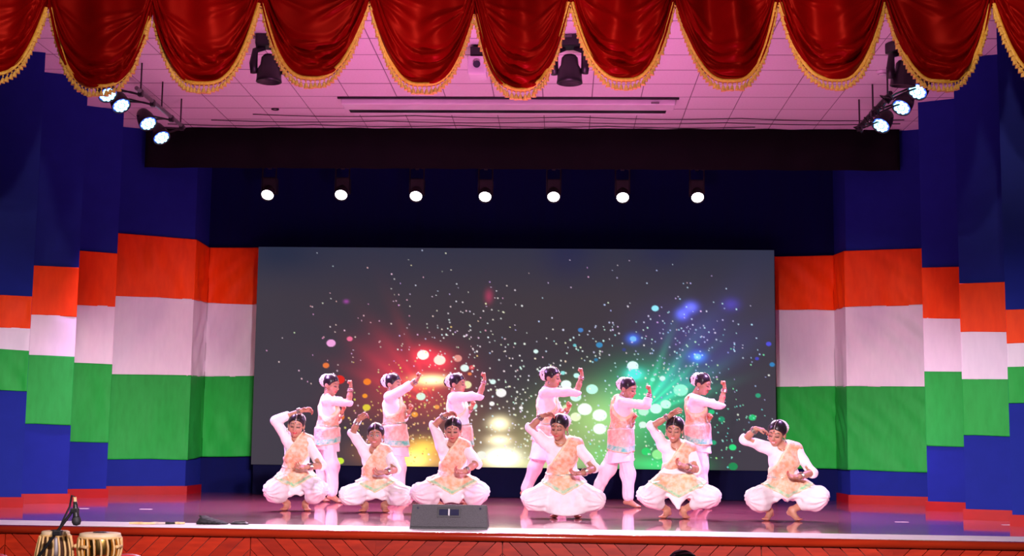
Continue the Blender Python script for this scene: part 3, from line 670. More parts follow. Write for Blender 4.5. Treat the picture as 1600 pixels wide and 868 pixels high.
# black bag and small things on the stone border
def bag():
    a, b_ = at_z(304, 819, ZS), at_z(350, 820, ZS); y = a[1]; w = b_[0] - a[0]; h = at_y(312, 806, y)[2] - ZS
    n = 22; U, V = np.meshgrid(np.linspace(0, 1, n), np.linspace(0, 2 * math.pi, n), indexing='ij')
    H = np.interp(U, [0, .12, .2, .45, .8, 1], [.25, .95, 1, .68, .35, .08]) * h; D = np.interp(U, [0, .2, .8, 1], [.05, .11, .09, .03])
    P = np.stack([U * w, .10 + D * np.cos(V), np.clip(H * .5 + H * .52 * np.sin(V) + .006 * np.sin(U * 40 + V * 3), .001, None)], -1)
    o = empty('bag', (a[0], y, ZS), 'slumped black cloth bag lying on the pale stage border', 'bag'); link('sack', grid_mesh('sack', P), 'black_fabric', o)
    MB().tube([(.02, .1, h * .9), (.03, .06, h * 1.0), (.06, .05, h * .8), (.1, .03, .02)], .007, 6).build('strap', 'black_fabric', o, smooth=True)
bag()
p = at_z(372, 819.5, ZS); pts = [(p[0] + (.075 - .012 * (k // 24)) * math.cos(k * math.pi / 12), p[1] + .06 + (.075 - .012 * (k // 24)) * math.sin(k * math.pi / 12) * .8, ZS + .008 + .006 * (k // 24)) for k in range(60)]
tag(MB().tube(pts, .007, 6).build('cable_coil', 'black_metal', smooth=True), 'small flat coil of black cable beside the black bag', 'cable')
for k, (px, ln, mt, lb) in enumerate(((202, .22, 'bamboo', 'plain bamboo stick lying on the stage border'), (236, .12, 'cream_cloth', 'folded cream cloth strip lying on the stage border'), (255, .10, 'black_fabric', 'short black stick lying on the stage border'), (272, .09, 'bamboo', 'short tan stick next to the black one on the border'))):
    p = at_z(px, 818.5, ZS)
    m = MB(); m.tube([(0, 0, .011), (ln * .3, .01, .011), (ln * .6, .0, .011), (ln, .015, .011)], [.009, .011, .010, .009], 8)
    if k % 2 == 0: m.tube([(ln * .45, .004, .011), (ln * .5, .004, .011)], .0125, 8)
    tag(m.build('stick' if k != 1 else 'cloth_strip', mt, loc=p), lb, 'stick' if k != 1 else 'cloth')
for (px, py), wh in zip(((129, 794), (228, 795), (1409, 815), (1576, 819.5)), ('third left', 'rear left', 'rear right', 'frontmost right')):
    p = at_z(px, py, ZS); m = MB(); m.box((0, 0, .001), (.13, .045, .0014)); m.box((.02, .003, .0019), (.05, .045, .0006))
    tag(m.build('tape_mark', 'marble', loc=p), 'strip of white marking tape on the stage floor before the ' + wh + ' wing', 'tape', 'white tape marks')

# ------------------------------------------------------------------ drums, microphone, chairs in the hall
YD = -2.1
def drum(px_top, py_top, rt, rb_, h, shell, prof, label, dy, nstrap):
    p = at_y(px_top, py_top, YD + dy); zt = p[2]; z0 = zt - h
    root = empty('tabla_drum', (p[0], YD + dy, z0), label, 'drum')
    MB().lathe([(0, 0)] + prof + [(rt * .96, h - .01), (0, h - .01)], 32).build('shell', shell, root, smooth=True)
    sk = MB().lathe([(rt * 1.01, h - .035), (rt * 1.05, h - .02), (rt * 1.02, h - .002), (rt * .9, h + .002), (0, h + .003)], 32).build('drumhead', 'drum_skin', root, smooth=True)
    MB().lathe([(rt * .42, h + .003), (rt * .38, h + .007), (0, h + .008)], 24, Matrix.Translation((0, rt * .1, 0))).build('paste_disc', 'drum_paste', sk, smooth=True)
    MB().lathe([(rt * 1.03 + .008 * math.cos(a), h - .028 + .008 * math.sin(a)) for a in np.linspace(0, 2 * math.pi, 9)], 40).build('braided_rim', 'drum_strap', sk, smooth=True)
    rr = sorted([(z, r) for r, z in prof]); zz = [z for z, r in rr]; rv = [r for z, r in rr]
    for k in range(nstrap):
        a = 2 * math.pi * k / nstrap; pts = []
        for t in np.linspace(0, 1, 9):
            z = .03 + (h - .06) * t; r = np.interp(z, zz, rv) + .007; aa = a + .10 * math.sin(t * 3); pts.append((r * math.cos(aa), r * math.sin(aa), z))
        MB().tube(pts, .0075, 6).build('strap', 'drum_strap', root, smooth=True)
    return root, zz, rv, h
d1, zz, rv, h = drum(87, 829, .088, .12, .26, 'drum_wood', [(.105, 0), (.118, .06), (.110, .14), (.093, .22), (.086, .25)], 'tall dark wooden tabla drum with leather straps behind the microphone', 0, 18)
d2, zz2, rv2, h2 = drum(157, 828, .130, .10, .25, 'brass', [(.06, 0), (.105, .04), (.132, .11), (.137, .16), (.132, .21), (.127, .24)], 'round brass tabla drum with leather straps and red thread', .02, 20)
for a in (-1.95, -.35, -2.9):
    r = np.interp(.17, zz2, rv2) + .02; MB().tube([(r * math.cos(a - .18), r * math.sin(a - .18), .165), (r * math.cos(a), r * math.sin(a), .168), (r * math.cos(a + .18), r * math.sin(a + .18), .165)], .011, 8).build('tuning_peg', 'drum_strap', d2, smooth=True)
r = np.interp(.10, zz2, rv2) + .016
MB().tube([(r * math.cos(a), r * math.sin(a), .10) for a in np.linspace(-1.5, -.8, 8)], .006, 6).build('red_thread', 'red_thread', d2, smooth=True)
for d in (d1, d2):
    rr = .1 if d is d1 else .085
    o = empty('cushion_ring', (d.location.x, d.location.y, d.location.z - .045), 'red padded cushion ring under the ' + ('dark wooden' if d is d1 else 'brass') + ' tabla drum', 'cushion')
    MB().lathe([(rr + .03 * math.cos(a), .03 + .03 * math.sin(a)) for a in np.linspace(0, 2 * math.pi, 13)], 32).build('ring', 'red_thread', o, smooth=True)
    MB().lathe([(rr + .031 + .004 * math.cos(a), .03 + .004 * math.sin(a)) for a in np.linspace(0, 2 * math.pi, 9)], 32).build('piping', 'drum_strap', o, smooth=True)
zt = min(d1.location.z, d2.location.z) - .045
for d in (d1, d2): d.location.z = zt + .045
tb = empty('drum_table', ((d1.location.x + d2.location.x) / 2, YD + .05, 0), 'small table under the two tabla drums', 'table')
MB().box((0, 0, zt - .02), (.95, .55, .04), bevel=.006).build('table_top', 'plank_wood_dark', tb)
for sx in (-1, 1):
    for sy in (-1, 1): MB().tube([(sx * .43, sy * .23, 0), (sx * .42, sy * .22, zt - .04)], [.018, .024], 8).build('leg', 'black_metal', tb)
# put both drums exactly on their rings
for d in (d1, d2):
    for o in bpy.data.objects:
        if o.name.startswith('cushion_ring') and abs(o.location.x - d.location.x) < 1e-6: o.location.z = zt
# microphone on a boom stand
ym = YD - .35
mt_, mb_ = np.array(at_y(117, 776, ym)), np.array(at_y(120, 821, ym)); bj = np.array(at_y(90, 832, ym)); be = np.array(at_y(58, 872, ym)); bt = np.array(at_y(114, 797, ym))
base = np.array([be[0] - .25, ym, 0.]); mic = empty('microphone_stand', base, 'black microphone stand with boom reaching over the tabla drums', 'microphone stand')
q = lambda p: Vector(p) - Vector(base)
low = be + (be - bt) * .9
MB().tube([q(low), q(bt)], .010, 8).build('boom', 'black_metal', mic)
MB().tube([(0, 0, .03), (0, 0, low[2] + .10)], [.014, .011], 8).build('pole', 'black_metal', mic)
MB().tube([q(low) , Vector((0, 0, low[2] + .10))], .012, 8).build('boom_clutch', 'black_metal', mic)
MB().lathe([(0, 0), (.14, 0), (.14, .02), (.03, .035), (0, .035)], 24).build('base_plate', 'black_metal', mic)
MB().box(q(bj), (.06, .04, .035), bevel=.008).build('cable_clip', 'black_metal', mic)
mm = empty('microphone', mt_, 'black handheld microphone clipped head-down on the boom', 'microphone')
dv = Vector(mb_ - mt_); Mm = Matrix((dv.normalized().orthogonal().normalized(), dv.normalized().cross(dv.normalized().orthogonal().normalized()), dv.normalized())).transposed().to_4x4(); Lm = dv.length
MB().lathe([(0, .03), (.012, .03), (.015, .06), (.020, Lm * .66), (.023, Lm * .7), (0, Lm * .7)], 16, Mm).build('handle', 'black_metal', mm, smooth=True)
MB().lathe([(.022, Lm * .69), (.028, Lm * .76), (.029, Lm * .86), (.022, Lm * .96), (0, Lm)], 16, Mm).build('grille', 'speaker_box', mm, smooth=True)
MB().lathe([(0, 0), (.010, 0), (.011, .045), (0, .05)], 12, Mm).build('plug', 'bamboo', mm, smooth=True)
m = MB(); c0 = Vector(mt_); c1 = Vector(bj); m.tube([c0 - c0, Vector((-.02, 0, .012)), (c1 - c0) * .35 + Vector((.005, 0, .02)), (c1 - c0) * .7 + Vector((0, 0, .01)), (c1 - c0)], .006, 6); m.build('cord', 'black_metal', mm, smooth=True)
MB().box(Vector(bt) - Vector(mt_) + Vector((.012, 0, 0)), (.05, .035, .03), bevel=.006).build('mic_clip', 'black_metal', mm)
# chairs
def chair(px, py, y, label, group, rz=0):
    p = at_y(px, py, y); h = p[2]; root = empty('hall_chair', (p[0], y, 0), label, 'chair', group, rz)
    w = .25; n = 14
    U, V = np.meshgrid(np.linspace(-1, 1, n), np.linspace(0, 1, n), indexing='ij')
    zt_ = h - .16 * np.abs(U) ** 2.6; Z = .52 + (zt_ - .52) * V; X = U * w * (1 - .12 * V); Y = -.04 - .10 * V + .03 * U ** 2
    b_ = link('backrest', grid_mesh('backrest', np.stack([X, Y, Z], -1)), 'red_chair', root); md = b_.modifiers.new('t', 'SOLIDIFY'); md.thickness = .05; md.offset = 0
    MB().box((0, .20, .45), (.48, .46, .08), bevel=.03).build('seat', 'red_chair', root, smooth=True)
    for sx in (-1, 1):
        MB().tube([(sx * .22, -.02, 0), (sx * .22, -.0, .42), (sx * .2, -.05, .6)], .013, 8).build('leg', 'steel', root)
        MB().tube([(sx * .22, .4, 0), (sx * .22, .38, .42)], .013, 8).build('leg', 'steel', root)
    return root
chair(2, 863, -1.2, 'red padded hall chair with rounded back beside the dark wooden tabla drum', 'red hall chairs')
chair(209, 863.5, -1.2, 'red padded hall chair with rounded back beside the brass tabla drum', 'red hall chairs')

# ------------------------------------------------------------------ people, modelled as smooth distance fields
class Field:
    def __init__(s, lo, hi, h, far=.08):
        s.h = h; s.o = np.array(lo, dtype=np.float64); s.n = np.ceil((np.array(hi) - s.o) / h).astype(int) + 1
        s.far = far; s.d = np.full(s.n, far, dtype=np.float32)
    def _sub(s, lo, hi, pad):
        i0 = np.clip(np.floor((lo - pad - s.o) / s.h).astype(int), 0, s.n - 1); i1 = np.clip(np.ceil((hi + pad - s.o) / s.h).astype(int) + 1, 1, s.n)
        ax = [(s.o[k] + s.h * np.arange(i0[k], i1[k])).astype(np.float32) for k in range(3)]
        return tuple(slice(i0[k], i1[k]) for k in range(3)), ax[0][:, None, None], ax[1][None, :, None], ax[2][None, None, :]
    def _mix(s, sl, d, k):
        a = s.d[sl]
        if k <= 0: s.d[sl] = np.minimum(a, d); return
        hh = np.clip(.5 + .5 * (a - d) / k, 0, 1); s.d[sl] = a + (d - a) * hh - k * hh * (1 - hh)
    def cone(s, a, b, ra, rb, k=.02, flat=None):
        """tapered capsule; flat=(axis, factor) squeezes the section along an axis"""
        a, b = np.array(a, float), np.array(b, float); R = max(ra, rb); pad = s.far + k
        sl, X, Y, Z = s._sub(np.minimum(a, b) - R, np.maximum(a, b) + R, pad * .6)
        v = b - a; L2 = max(v @ v, 1e-9)
        px, py, pz = X - a[0], Y - a[1], Z - a[2]
        t = np.clip((px * v[0] + py * v[1] + pz * v[2]) / L2, 0, 1)
        qx, qy, qz = px - t * v[0], py - t * v[1], pz - t * v[2]
        l2 = qx * qx + qy * qy + qz * qz
        if flat is not None:
            n = np.array(flat[0]); n = n / np.linalg.norm(n); c = qx * n[0] + qy * n[1] + qz * n[2]; l2 = l2 + c * c * (1 / flat[1] ** 2 - 1)
        s._mix(sl, np.sqrt(l2) - (ra + (rb - ra) * t), k)
    def ell(s, c, r, A=None, k=.02):
        c, r = np.array(c, float), np.array(r, float); R = r.max(); A = np.eye(3) if A is None else np.array(A)
        ext = np.sqrt(((A * r[:, None]) ** 2).sum(0))
        sl, X, Y, Z = s._sub(c - ext, c + ext, (s.far + k) * .6)
        px, py, pz = X - c[0], Y - c[1], Z - c[2]; k0 = 0; k1 = 0
        for i in range(3):
            q = px * A[i][0] + py * A[i][1] + pz * A[i][2]; k0 = k0 + (q / r[i]) ** 2; k1 = k1 + (q / r[i] ** 2) ** 2
        k0 = np.sqrt(k0); k1 = np.sqrt(k1) + 1e-6
        s._mix(sl, k0 * (k0 - 1) / k1, k)
    def grid(s):
        ax = [(s.o[k] + s.h * np.arange(s.n[k])).astype(np.float32) for k in range(3)]
        return ax[0][:, None, None], ax[1][None, :, None], ax[2][None, None, :]
    def plane(s, p, n):
        """keep the side n points away from"""
        X, Y, Z = s.grid(); n = np.array(n, float); n /= np.linalg.norm(n)
        s.d = np.maximum(s.d, (X - p[0]) * n[0] + (Y - p[1]) * n[1] + (Z - p[2]) * n[2]).astype(np.float32)
    def carve(s, c, r):
        X, Y, Z = s.grid(); s.d = np.maximum(s.d, r - np.sqrt((X - c[0]) ** 2 + (Y - c[1]) ** 2 + (Z - c[2]) ** 2)).astype(np.float32)
    def ripple(s, amp, freq, seed, zmul=.45):
        r = np.random.default_rng(seed); X, Y, Z = s.grid(); w = 0
        for k in range(4):
            v = r.normal(size=3) * np.array([1, 1, zmul]); v *= freq * r.uniform(.6, 1.5) / np.linalg.norm(v); u = r.normal(size=3) * freq * .3
            w = w + np.sin(X * v[0] + Y * v[1] + Z * v[2] + r.uniform(0, 6) + 1.1 * np.sin(X * u[0] + Y * u[1] + Z * u[2]))
        s.d = (s.d + amp * w / 2).astype(np.float32)
    def mesh(s, name, origin):
        d = s.d; b = d < 0
        b[0] = b[-1] = False; b[:, 0] = b[:, -1] = False; b[:, :, 0] = b[:, :, -1] = False
        d = np.where(b, d, np.maximum(d, 1e-5))
        c = np.zeros(np.array(b.shape) - 1, dtype=np.uint8); S = [slice(None, -1), slice(1, None)]
        for i in (0, 1):
            for j in (0, 1):
                for k in (0, 1): c += b[S[i], S[j], S[k]]
        act = (c > 0) & (c < 8); idx = np.full(c.shape, -1, dtype=np.int32); ijk = np.argwhere(act); idx[act] = np.arange(len(ijk))
        pos = np.zeros((len(ijk), 3)); cnt = np.zeros(len(ijk))
        corners = [(i, j, k) for i in (0, 1) for j in (0, 1) for k in (0, 1)]
        for c0 in corners:
            for ax in range(3):
                if c0[ax]: continue
                c1 = list(c0); c1[ax] = 1
                i0 = ijk + c0; i1 = ijk + c1; d0 = d[i0[:, 0], i0[:, 1], i0[:, 2]]; d1 = d[i1[:, 0], i1[:, 1], i1[:, 2]]
                x = (d0 < 0) != (d1 < 0); t = np.where(x, d0 / np.where(x, d0 - d1, 1), 0)
                p = np.array(c0, float)[None] + np.zeros((len(ijk), 3)); p[:, ax] += t; pos += p * x[:, None]; cnt += x
        V = s.o + (ijk + pos / cnt[:, None]) * s.h
        Q = []
        for ax in range(3):
            sl0 = [slice(1, -1)] * 3; sl1 = [slice(1, -1)] * 3; sl0[ax] = slice(0, -1); sl1[ax] = slice(1, None)
            x0, x1 = b[tuple(sl0)], b[tuple(sl1)]; e = np.argwhere(x0 != x1); fl = x0[e[:, 0], e[:, 1], e[:, 2]]
            e = e + 1; e[:, ax] -= 1; u, v = (ax + 1) % 3, (ax + 2) % 3
            def cell(du, dv): q = e.copy(); q[:, u] += du; q[:, v] += dv; return idx[q[:, 0], q[:, 1], q[:, 2]]
            q = np.stack([cell(-1, -1), cell(0, -1), cell(0, 0), cell(-1, 0)], 1); q[~fl] = q[~fl][:, ::-1]; Q.append(q)
        Q = np.concatenate(Q); Q = Q[(Q >= 0).all(1)]
        # drop loose specks left by the cuts
        me = bpy.data.meshes.new(name); np_mesh(me, V - origin, Q); return me, V
def nz(v): v = np.array(v, float); return v / max(np.linalg.norm(v), 1e-9)
def torus(m, c, axis, R, r, n=18, k=6):
    z = Vector(nz(axis)); x = z.orthogonal().normalized(); y = z.cross(x)
    M = Matrix((x, y, z)).transposed().to_4x4(); M.translation = Vector(c)
    m.lathe([(R + r * math.cos(a), r * math.sin(a)) for a in np.linspace(0, 2 * math.pi, k + 1)], n, M)

def hand(f, w, d, n, thumb, pose, sc=1.0):
    """w wrist, d direction of the hand, n palm normal (the side the fingers curl to), thumb side vector; fingers end up separate"""
    d, n = nz(d), nz(n); n = nz(n - d * (n @ d)); s = nz(thumb); s = nz(s - d * (s @ d) - n * (s @ n))
    W = np.array(w)
    f.cone(W, W + d * .035 * sc, .024 * sc, .026 * sc, .015, (n, .75))
    f.cone(W + d * .04 * sc + s * .012 * sc, W + d * .078 * sc + s * .02 * sc, .022 * sc, .020 * sc, .012, (n, .62))
    f.cone(W + d * .04 * sc - s * .012 * sc, W + d * .074 * sc - s * .02 * sc, .022 * sc, .019 * sc, .012, (n, .62))
    curl = {'flat': (.12, .2, .25), 'curve': (.35, .45, .4), 'fist': (1.35, 1.5, 1.2), 'cup': (.7, .9, .8)}[pose]
    tips = []
    for i, ln in enumerate((.072, .080, .074, .058)):
        off = (.033 - .022 * i) * sc; base = W + d * (.082 - .003 * abs(i - 1)) * sc + s * off
        spread = (.30 - .2 * i) * (.55 if pose in ('flat', 'curve') else .15)
        dd = nz(d + s * spread); a = 0; p = base; L = [ln * .42 * sc, ln * .32 * sc, ln * .26 * sc]; r = .0088 * sc
        extra = .0 if pose != 'curve' else .12 * i
        for j in range(3):
            a += curl[j] + extra * .4; q = p + (dd * math.cos(a) + n * math.sin(a)) * L[j]
            f.cone(p, q, r, r * .9, .004); p = q; r *= .9
        tips.append(p)
    tb = W + d * .028 * sc + s * .026 * sc; t1 = tb + (d * .6 + s * .65 + n * .35) * .036 * sc; t2 = t1 + (d * .8 + s * (.1 if pose != 'flat' else .4) + n * .5) * .030 * sc
    f.cone(tb, t1, .0115 * sc, .010 * sc, .008); f.cone(t1, t2, .010 * sc, .0085 * sc, .004)
    return tips

SKIN = np.array([.50, .240, .155])
def dancer(sp):
    """sp: measured joints as (px, py, dy): picture position and metres nearer(-)/farther(+) than the dancer's own plane"""
    y0 = sp['y']; J = {k: at_y(v[0], v[1], y0 + v[2]) for k, v in sp['j'].items()}
    sq = sp['squat']; rnd = np.random.default_rng(sp['seed'])
    for s in 'RL':
        for k in ('an', 'to'):
            key = k + s
            if key in J: J[key][2] = max(J[key][2], ZS + (.06 if k == 'an' else .018)); 
            if k == 'to': J[key][2] = ZS + .018
    yawf, pit, rol = [math.radians(v) for v in sp['face']]
    fw = np.array([math.sin(yawf) * math.cos(pit), -math.cos(yawf) * math.cos(pit), -math.sin(pit)])
    rt = nz(np.cross(fw, [0, 0, 1])); up = np.cross(rt, fw); rt, up = rt * math.cos(rol) + up * math.sin(rol), up * math.cos(rol) - rt * math.sin(rol)
    HM = np.array([rt, fw, up]); hs = sp.get('hs', 1.08); hc = J['head']
    H = lambda x, y, z: hc + (rt * x + fw * y + up * z) * hs
    shm = (J['shR'] + J['shL']) / 2; pel = J['pel']; upv = nz(shm - pel); rv = nz(J['shR'] - J['shL']); rv = nz(rv - upv * (rv @ upv)); fv = np.cross(upv, rv)
    TA = np.array([rv, fv, upv]); tl = np.linalg.norm(shm - pel)
    T = lambda x, y, z: pel + rv * x + fv * y + upv * (z * tl)
    neck = shm + upv * .035 - fv * .01
    allp = np.array(list(J.values())); lo = allp.min(0) - [.24, .24, .16]; hi = allp.max(0) + [.24, .24, .24]; lo[2] = ZS - .03
    org = np.array([pel[0], y0, ZS]); b = sp.get('bulk', 1.0)
    hips = [J['pel'] + rv * s * .085 - upv * .03 for s in (1, -1)]
    def torso(f, inf):
        f.ell(T(0, .0, .80), np.array([.135, .088, .12]) * b + inf, TA, .03)
        f.ell(T(0, .005, .52), np.array([.118, .082, .14]) * b + inf, TA, .05)
        f.ell(T(0, -.01, .12), np.array([.138, .105, .13]) * b + inf, TA, .06)
        for s in (1, -1):
            f.ell(T(s * .058, .062, .66), np.array([.052, .045, .055]) * b + inf, TA, .03)
        for k in 'RL': f.cone(neck - upv * .01, J['sh' + k], .045 + inf, .046 + inf, .04)
    # ---- body: one continuous surface
    f = Field(lo, hi, .0066); torso(f, -.006)
    for k, hp in zip('RL', hips):
        sh, el, wr = J['sh' + k], J['el' + k], J['wr' + k]
        f.cone(sh, el, .042, .034, .03); f.cone(el, el + (wr - el) * .45, .034, .033, .02); f.cone(el + (wr - el) * .45, wr, .033, .023, .015)
        kn, an, to = J['kn' + k], J['an' + k], J['to' + k]
        f.cone(hp, kn, .078, .05, .04); f.cone(kn, kn + (an - kn) * .4, .05, .048, .03); f.cone(kn + (an - kn) * .4, an, .048, .030, .02)
        fd = nz(to - an); fh = nz([fd[0], fd[1], 0]); heel = an - fh * .035 - np.array([0, 0, .035 if an[2] < ZS + .09 else .03])
        f.cone(an, heel, .030, .026, .02); f.cone(heel, to - fh * .03, .024, .026, .02, ([0, 0, 1], .8)); f.cone(an, to - fh * .04, .028, .022, .02)
        fs = np.cross([0, 0, 1], fh)
        for q in range(5): f.cone(to - fh * .035 + fs * (q - 2) * .014, to + fh * (.012 - .006 * abs(q - 1.2)) + fs * (q - 2) * .015, .011, .009, .006)
    f.cone(neck - upv * .03, H(0, -.02, -.055), .052, .046, .03)
    # head
    f.ell(H(0, -.012, .035), np.array([.074, .090, .080]) * hs, HM, .02); f.ell(H(0, .028, -.026), np.array([.059, .062, .079]) * hs, HM, .03)
    f.ell(H(0, .056, -.084), np.array([.022, .024, .020]) * hs, HM, .028)
    for s in (1, -1):
        f.ell(H(s * .034, .055, -.030), np.array([.030, .030, .032]) * hs, HM, .02); f.ell(H(s * .029, .072, .004), np.array([.017, .014, .012]) * hs, HM, .008)
        f.ell(H(s * .028, .070, .026), np.array([.026, .012, .008]) * hs, HM, .014); f.ell(H(s * .074, -.008, -.008), np.array([.011, .024, .031]) * hs, HM, .006); f.ell(H(s * .012, .092, -.030), np.array([.009, .010, .007]) * hs, HM, .006)
    f.cone(H(0, .084, .012), H(0, .104, -.024), .007 * hs, .011 * hs, .012); f.ell(H(0, .084, -.056), np.array([.023, .011, .006]) * hs, HM, .006); f.ell(H(0, .083, -.066), np.array([.019, .012, .007]) * hs, HM, .006)
    tips = []
    for k in 'RL':
        hd = sp['hand' + k]; tips += hand(f, J['wr' + k], hd[0], hd[1], hd[2], hd[3], 1.0)
    f.d = np.maximum(f.d, ZS + .001 - f.grid()[2]).astype(np.float32)
    me, V = f.mesh('person', org)
    C = np.tile(SKIN * sp.get('tone', 1.0), (len(V), 1)); L = ((V - hc) @ HM.T) / hs; x, y, z = L[:, 0], L[:, 1], L[:, 2]; ax = np.abs(x)
    fr = (y > .035) & (np.abs(z) < .14) & (ax < .09)
    def paint(mask, col, w=1.0): C[mask] = C[mask] * (1 - w) + np.array(col) * w
    paint(fr & (((ax - .038) / .024) ** 2 + ((z + .032) / .02) ** 2 < 1), (.62, .20, .17), .35)
    paint(fr & (((ax - .029) / .020) ** 2 + ((z - .010) / .010) ** 2 < 1), (.30, .11, .12), .5)
    op = sp.get('eyes', 'down')
    if op == 'open':
        paint(fr & (((ax - .029) / .0165) ** 2 + ((z - .004) / .0095) ** 2 < 1), (.015, .01, .01)); paint(fr & (((ax - .029) / .0135) ** 2 + ((z - .002) / .006) ** 2 < 1), (.75, .70, .68)); paint(fr & ((ax - .029) ** 2 + (z - .002) ** 2 < .0062 ** 2), (.012, .008, .007))
    else:
        paint(fr & (((ax - .030) / .019) ** 2 + ((z + .001) / .0085) ** 2 < 1) & (z < .002), (.015, .01, .012))
    arch = .026 + .006 * np.sin(np.clip((ax - .010) / .04, 0, 1) * 2.6)
    paint(fr & (np.abs(z - arch) < .0042) & (ax > .010) & (ax < .048), (.02, .012, .010))
    zz = z + .060 - 9 * x ** 2; lipc = (.62, .06, .08)
    paint(fr & ((x / .027) ** 2 + (zz / .0095) ** 2 < 1) & (y > .055), lipc)
    paint(fr & (ax < .018) & (np.abs(zz) < .0030) & (y > .055), (.85, .80, .78) if op == 'open' or sp['seed'] in (5, 6) else (.22, .02, .03))
    paint(fr & (x ** 2 + (z - .032) ** 2 < .0055 ** 2), (.5, .01, .02))
    for tp in tips: paint(((V - tp) ** 2).sum(1) < .016 ** 2, (.62, .10, .08), .8)
    for k in 'RL': paint(((V - J['to' + k]) ** 2).sum(1) < .035 ** 2, (.55, .14, .10), .5)
    set_col(me, C); body = link('person', me, 'skin', None, org); tag(body, sp['label'], 'person', 'dancers in white and peach on the stage')
    # ---- hair with bun
    f = Field(hc - .24, hc + .24, .0070)
    f.ell(H(0, -.014, .038), np.array([.083, .098, .090]) * hs, HM, .01)
    f.plane(H(0, .078, .066), rt * 0 + fw * .70 - up * .62); f.ell(H(0, -.115, .02), np.array([.052, .042, .052]) * hs, HM, .012)
    for s in (1, -1): f.ell(H(s * .066, .0, .036), np.array([.016, .042, .042]) * hs, HM, .012)
    X, Y, Z = f.grid(); lx = ((X - hc[0]) * rt[0] + (Y - hc[1]) * rt[1] + (Z - hc[2]) * rt[2]); ly = (X - hc[0]) * fw[0] + (Y - hc[1]) * fw[1] + (Z - hc[2]) * fw[2]
    f.d = (f.d + .004 * np.exp(-(lx / .006) ** 2) * (ly > -.02) + .0012 * np.sin(lx * 420) * (np.abs(lx) > .008)).astype(np.float32)
    me, _ = f.mesh('hair', org); hair = link('hair', me, 'hair', body)
    # flower garland around the bun
    f = Field(H(0, -.11, .03) - .15, H(0, -.11, .03) + .15, .0062); gR = .062; gc = (0, -.098, .034)
    for k in range(20):
        a = 2 * math.pi * k / 20; q = H(gc[0] + math.cos(a) * gR, gc[1] - .012 * math.cos(2 * a) + rnd.normal(0, .003), gc[2] + math.sin(a) * gR); f.ell(q, np.full(3, .0175), None, .003)
        q = H(gc[0] + math.cos(a + .15) * gR * 1.05, gc[1] + .022 + rnd.normal(0, .003), gc[2] + math.sin(a + .15) * gR * 1.05); f.ell(q, np.full(3, .0145), None, .003)
    me, _ = f.mesh('flower_garland', org); link('flower_garland', me, 'flower', hair)
    # hair parting ornament, earrings, necklace
    m = MB(); path = [H(0, .086 - .010 * 0, .068)] + [H(0, -.014 + .100 * math.cos(a), .038 + .092 * math.sin(a)) for a in np.linspace(.42, 1.6, 9)]
    m.tube([Vector(p - org) for p in path], .005, 6); M = Matrix.Translation(Vector(H(0, .094, .052) - org)); m.lathe([(0, -.009), (.007, -.005), (.009, 0), (.006, .006), (0, .009)], 10, M)
    m.build('head_ornament', 'jewel_silver', body, smooth=True)
    for s in (1, -1):
        m = MB(); M = Matrix.Translation(Vector(H(s * .082, .0, -.045) - org)); m.lathe([(0, .012), (.009, .006), (.010, 0), (.004, -.004), (.012, -.016), (.014, -.024), (0, -.026)], 10, M); m.build('earring', 'jewel_silver', body, smooth=True)
    m = MB(); pts = [neck + rv * math.cos(a) * .068 + fv * (math.sin(a) * .072 + .012) + upv * (.010 - .045 * max(math.sin(a), -.1)) for a in np.linspace(0, 2 * math.pi, 25)]
    m.tube([Vector(p - org) for p in pts], .0055, 6); m.build('necklace', 'jewel_gold', body, smooth=True)
    for k in 'RL':
        wr, el = J['wr' + k], J['el' + k]; d = nz(wr - el)
        bg = MB()
        for q in range(3): torus(bg, wr - d * (.012 + .013 * q) - org, d, .033 + .001 * q, .0058)
        bg.build('bangle', 'jewel_silver', body, smooth=True)
    # ---- kurta with elbow sleeves
    f = Field(lo, hi, .0104); torso(f, .014); TF = f.d.copy()
    if not sq:
        hem = J['hem']; f.cone(T(0, 0, .35), hem, .120 * b, sp.get('hemr', .175), .06, (fv, .82)); f.cone(T(0, 0, .1), hem + (hem - T(0, 0, .1)) * .25, .15 * b, sp.get('hemr', .175) + .01, .05, (fv, .82))
    else:
        f.ell(T(0, .02, .05), np.array([.17, .145, .12]) * b, TA, .05)
    BASE = f.d.copy()
    for k in 'RL':
        sh, el, wr = J['sh' + k], J['el' + k], J['wr' + k]; sl = sp.get('sleeve' + k, .12); e2 = el + (wr - el) * sl; uv = nz(el - sh)
        f.cone(sh, el, .058, .052, .03); f.cone(el, e2, .052, .050, .02)
    f.ripple(.0055, 38, sp['seed'])
    for k in 'RL':
        el, wr = J['el' + k], J['wr' + k]; sl = sp.get('sleeve' + k, .12); d = nz(wr - el); e2 = el + d * (np.linalg.norm(wr - el) * sl + .012)
        X, Y, Z = f.grid(); q = ((X - e2[0]) * d[0] + (Y - e2[1]) * d[1] + (Z - e2[2]) * d[2]); rr = np.sqrt((X - e2[0]) ** 2 + (Y - e2[1]) ** 2 + (Z - e2[2]) ** 2)
        f.d = np.where(rr < .085, np.maximum(f.d, q), f.d).astype(np.float32)
    f.carve(neck + fv * .075 + upv * .012, .068); f.carve(neck - fv * (.075 if not sq else .09) + upv * .0, .060)
    if not sq: f.plane(J['hem'], [-.12 if sp.get('hemtilt') is None else sp['hemtilt'], 0, -1])
    else: f.plane(T(0, 0, -.22), -upv)
    me, _ = f.mesh('kurta', org); link('kurta', me, 'kurta_white', body)
    # ---- loose trousers
    f = Field(lo, hi, .0104)
    f.ell(T(0, -.01, .06), np.array([.152, .125, .13] if sq else [.128, .098, .12]) * b, TA, .04)
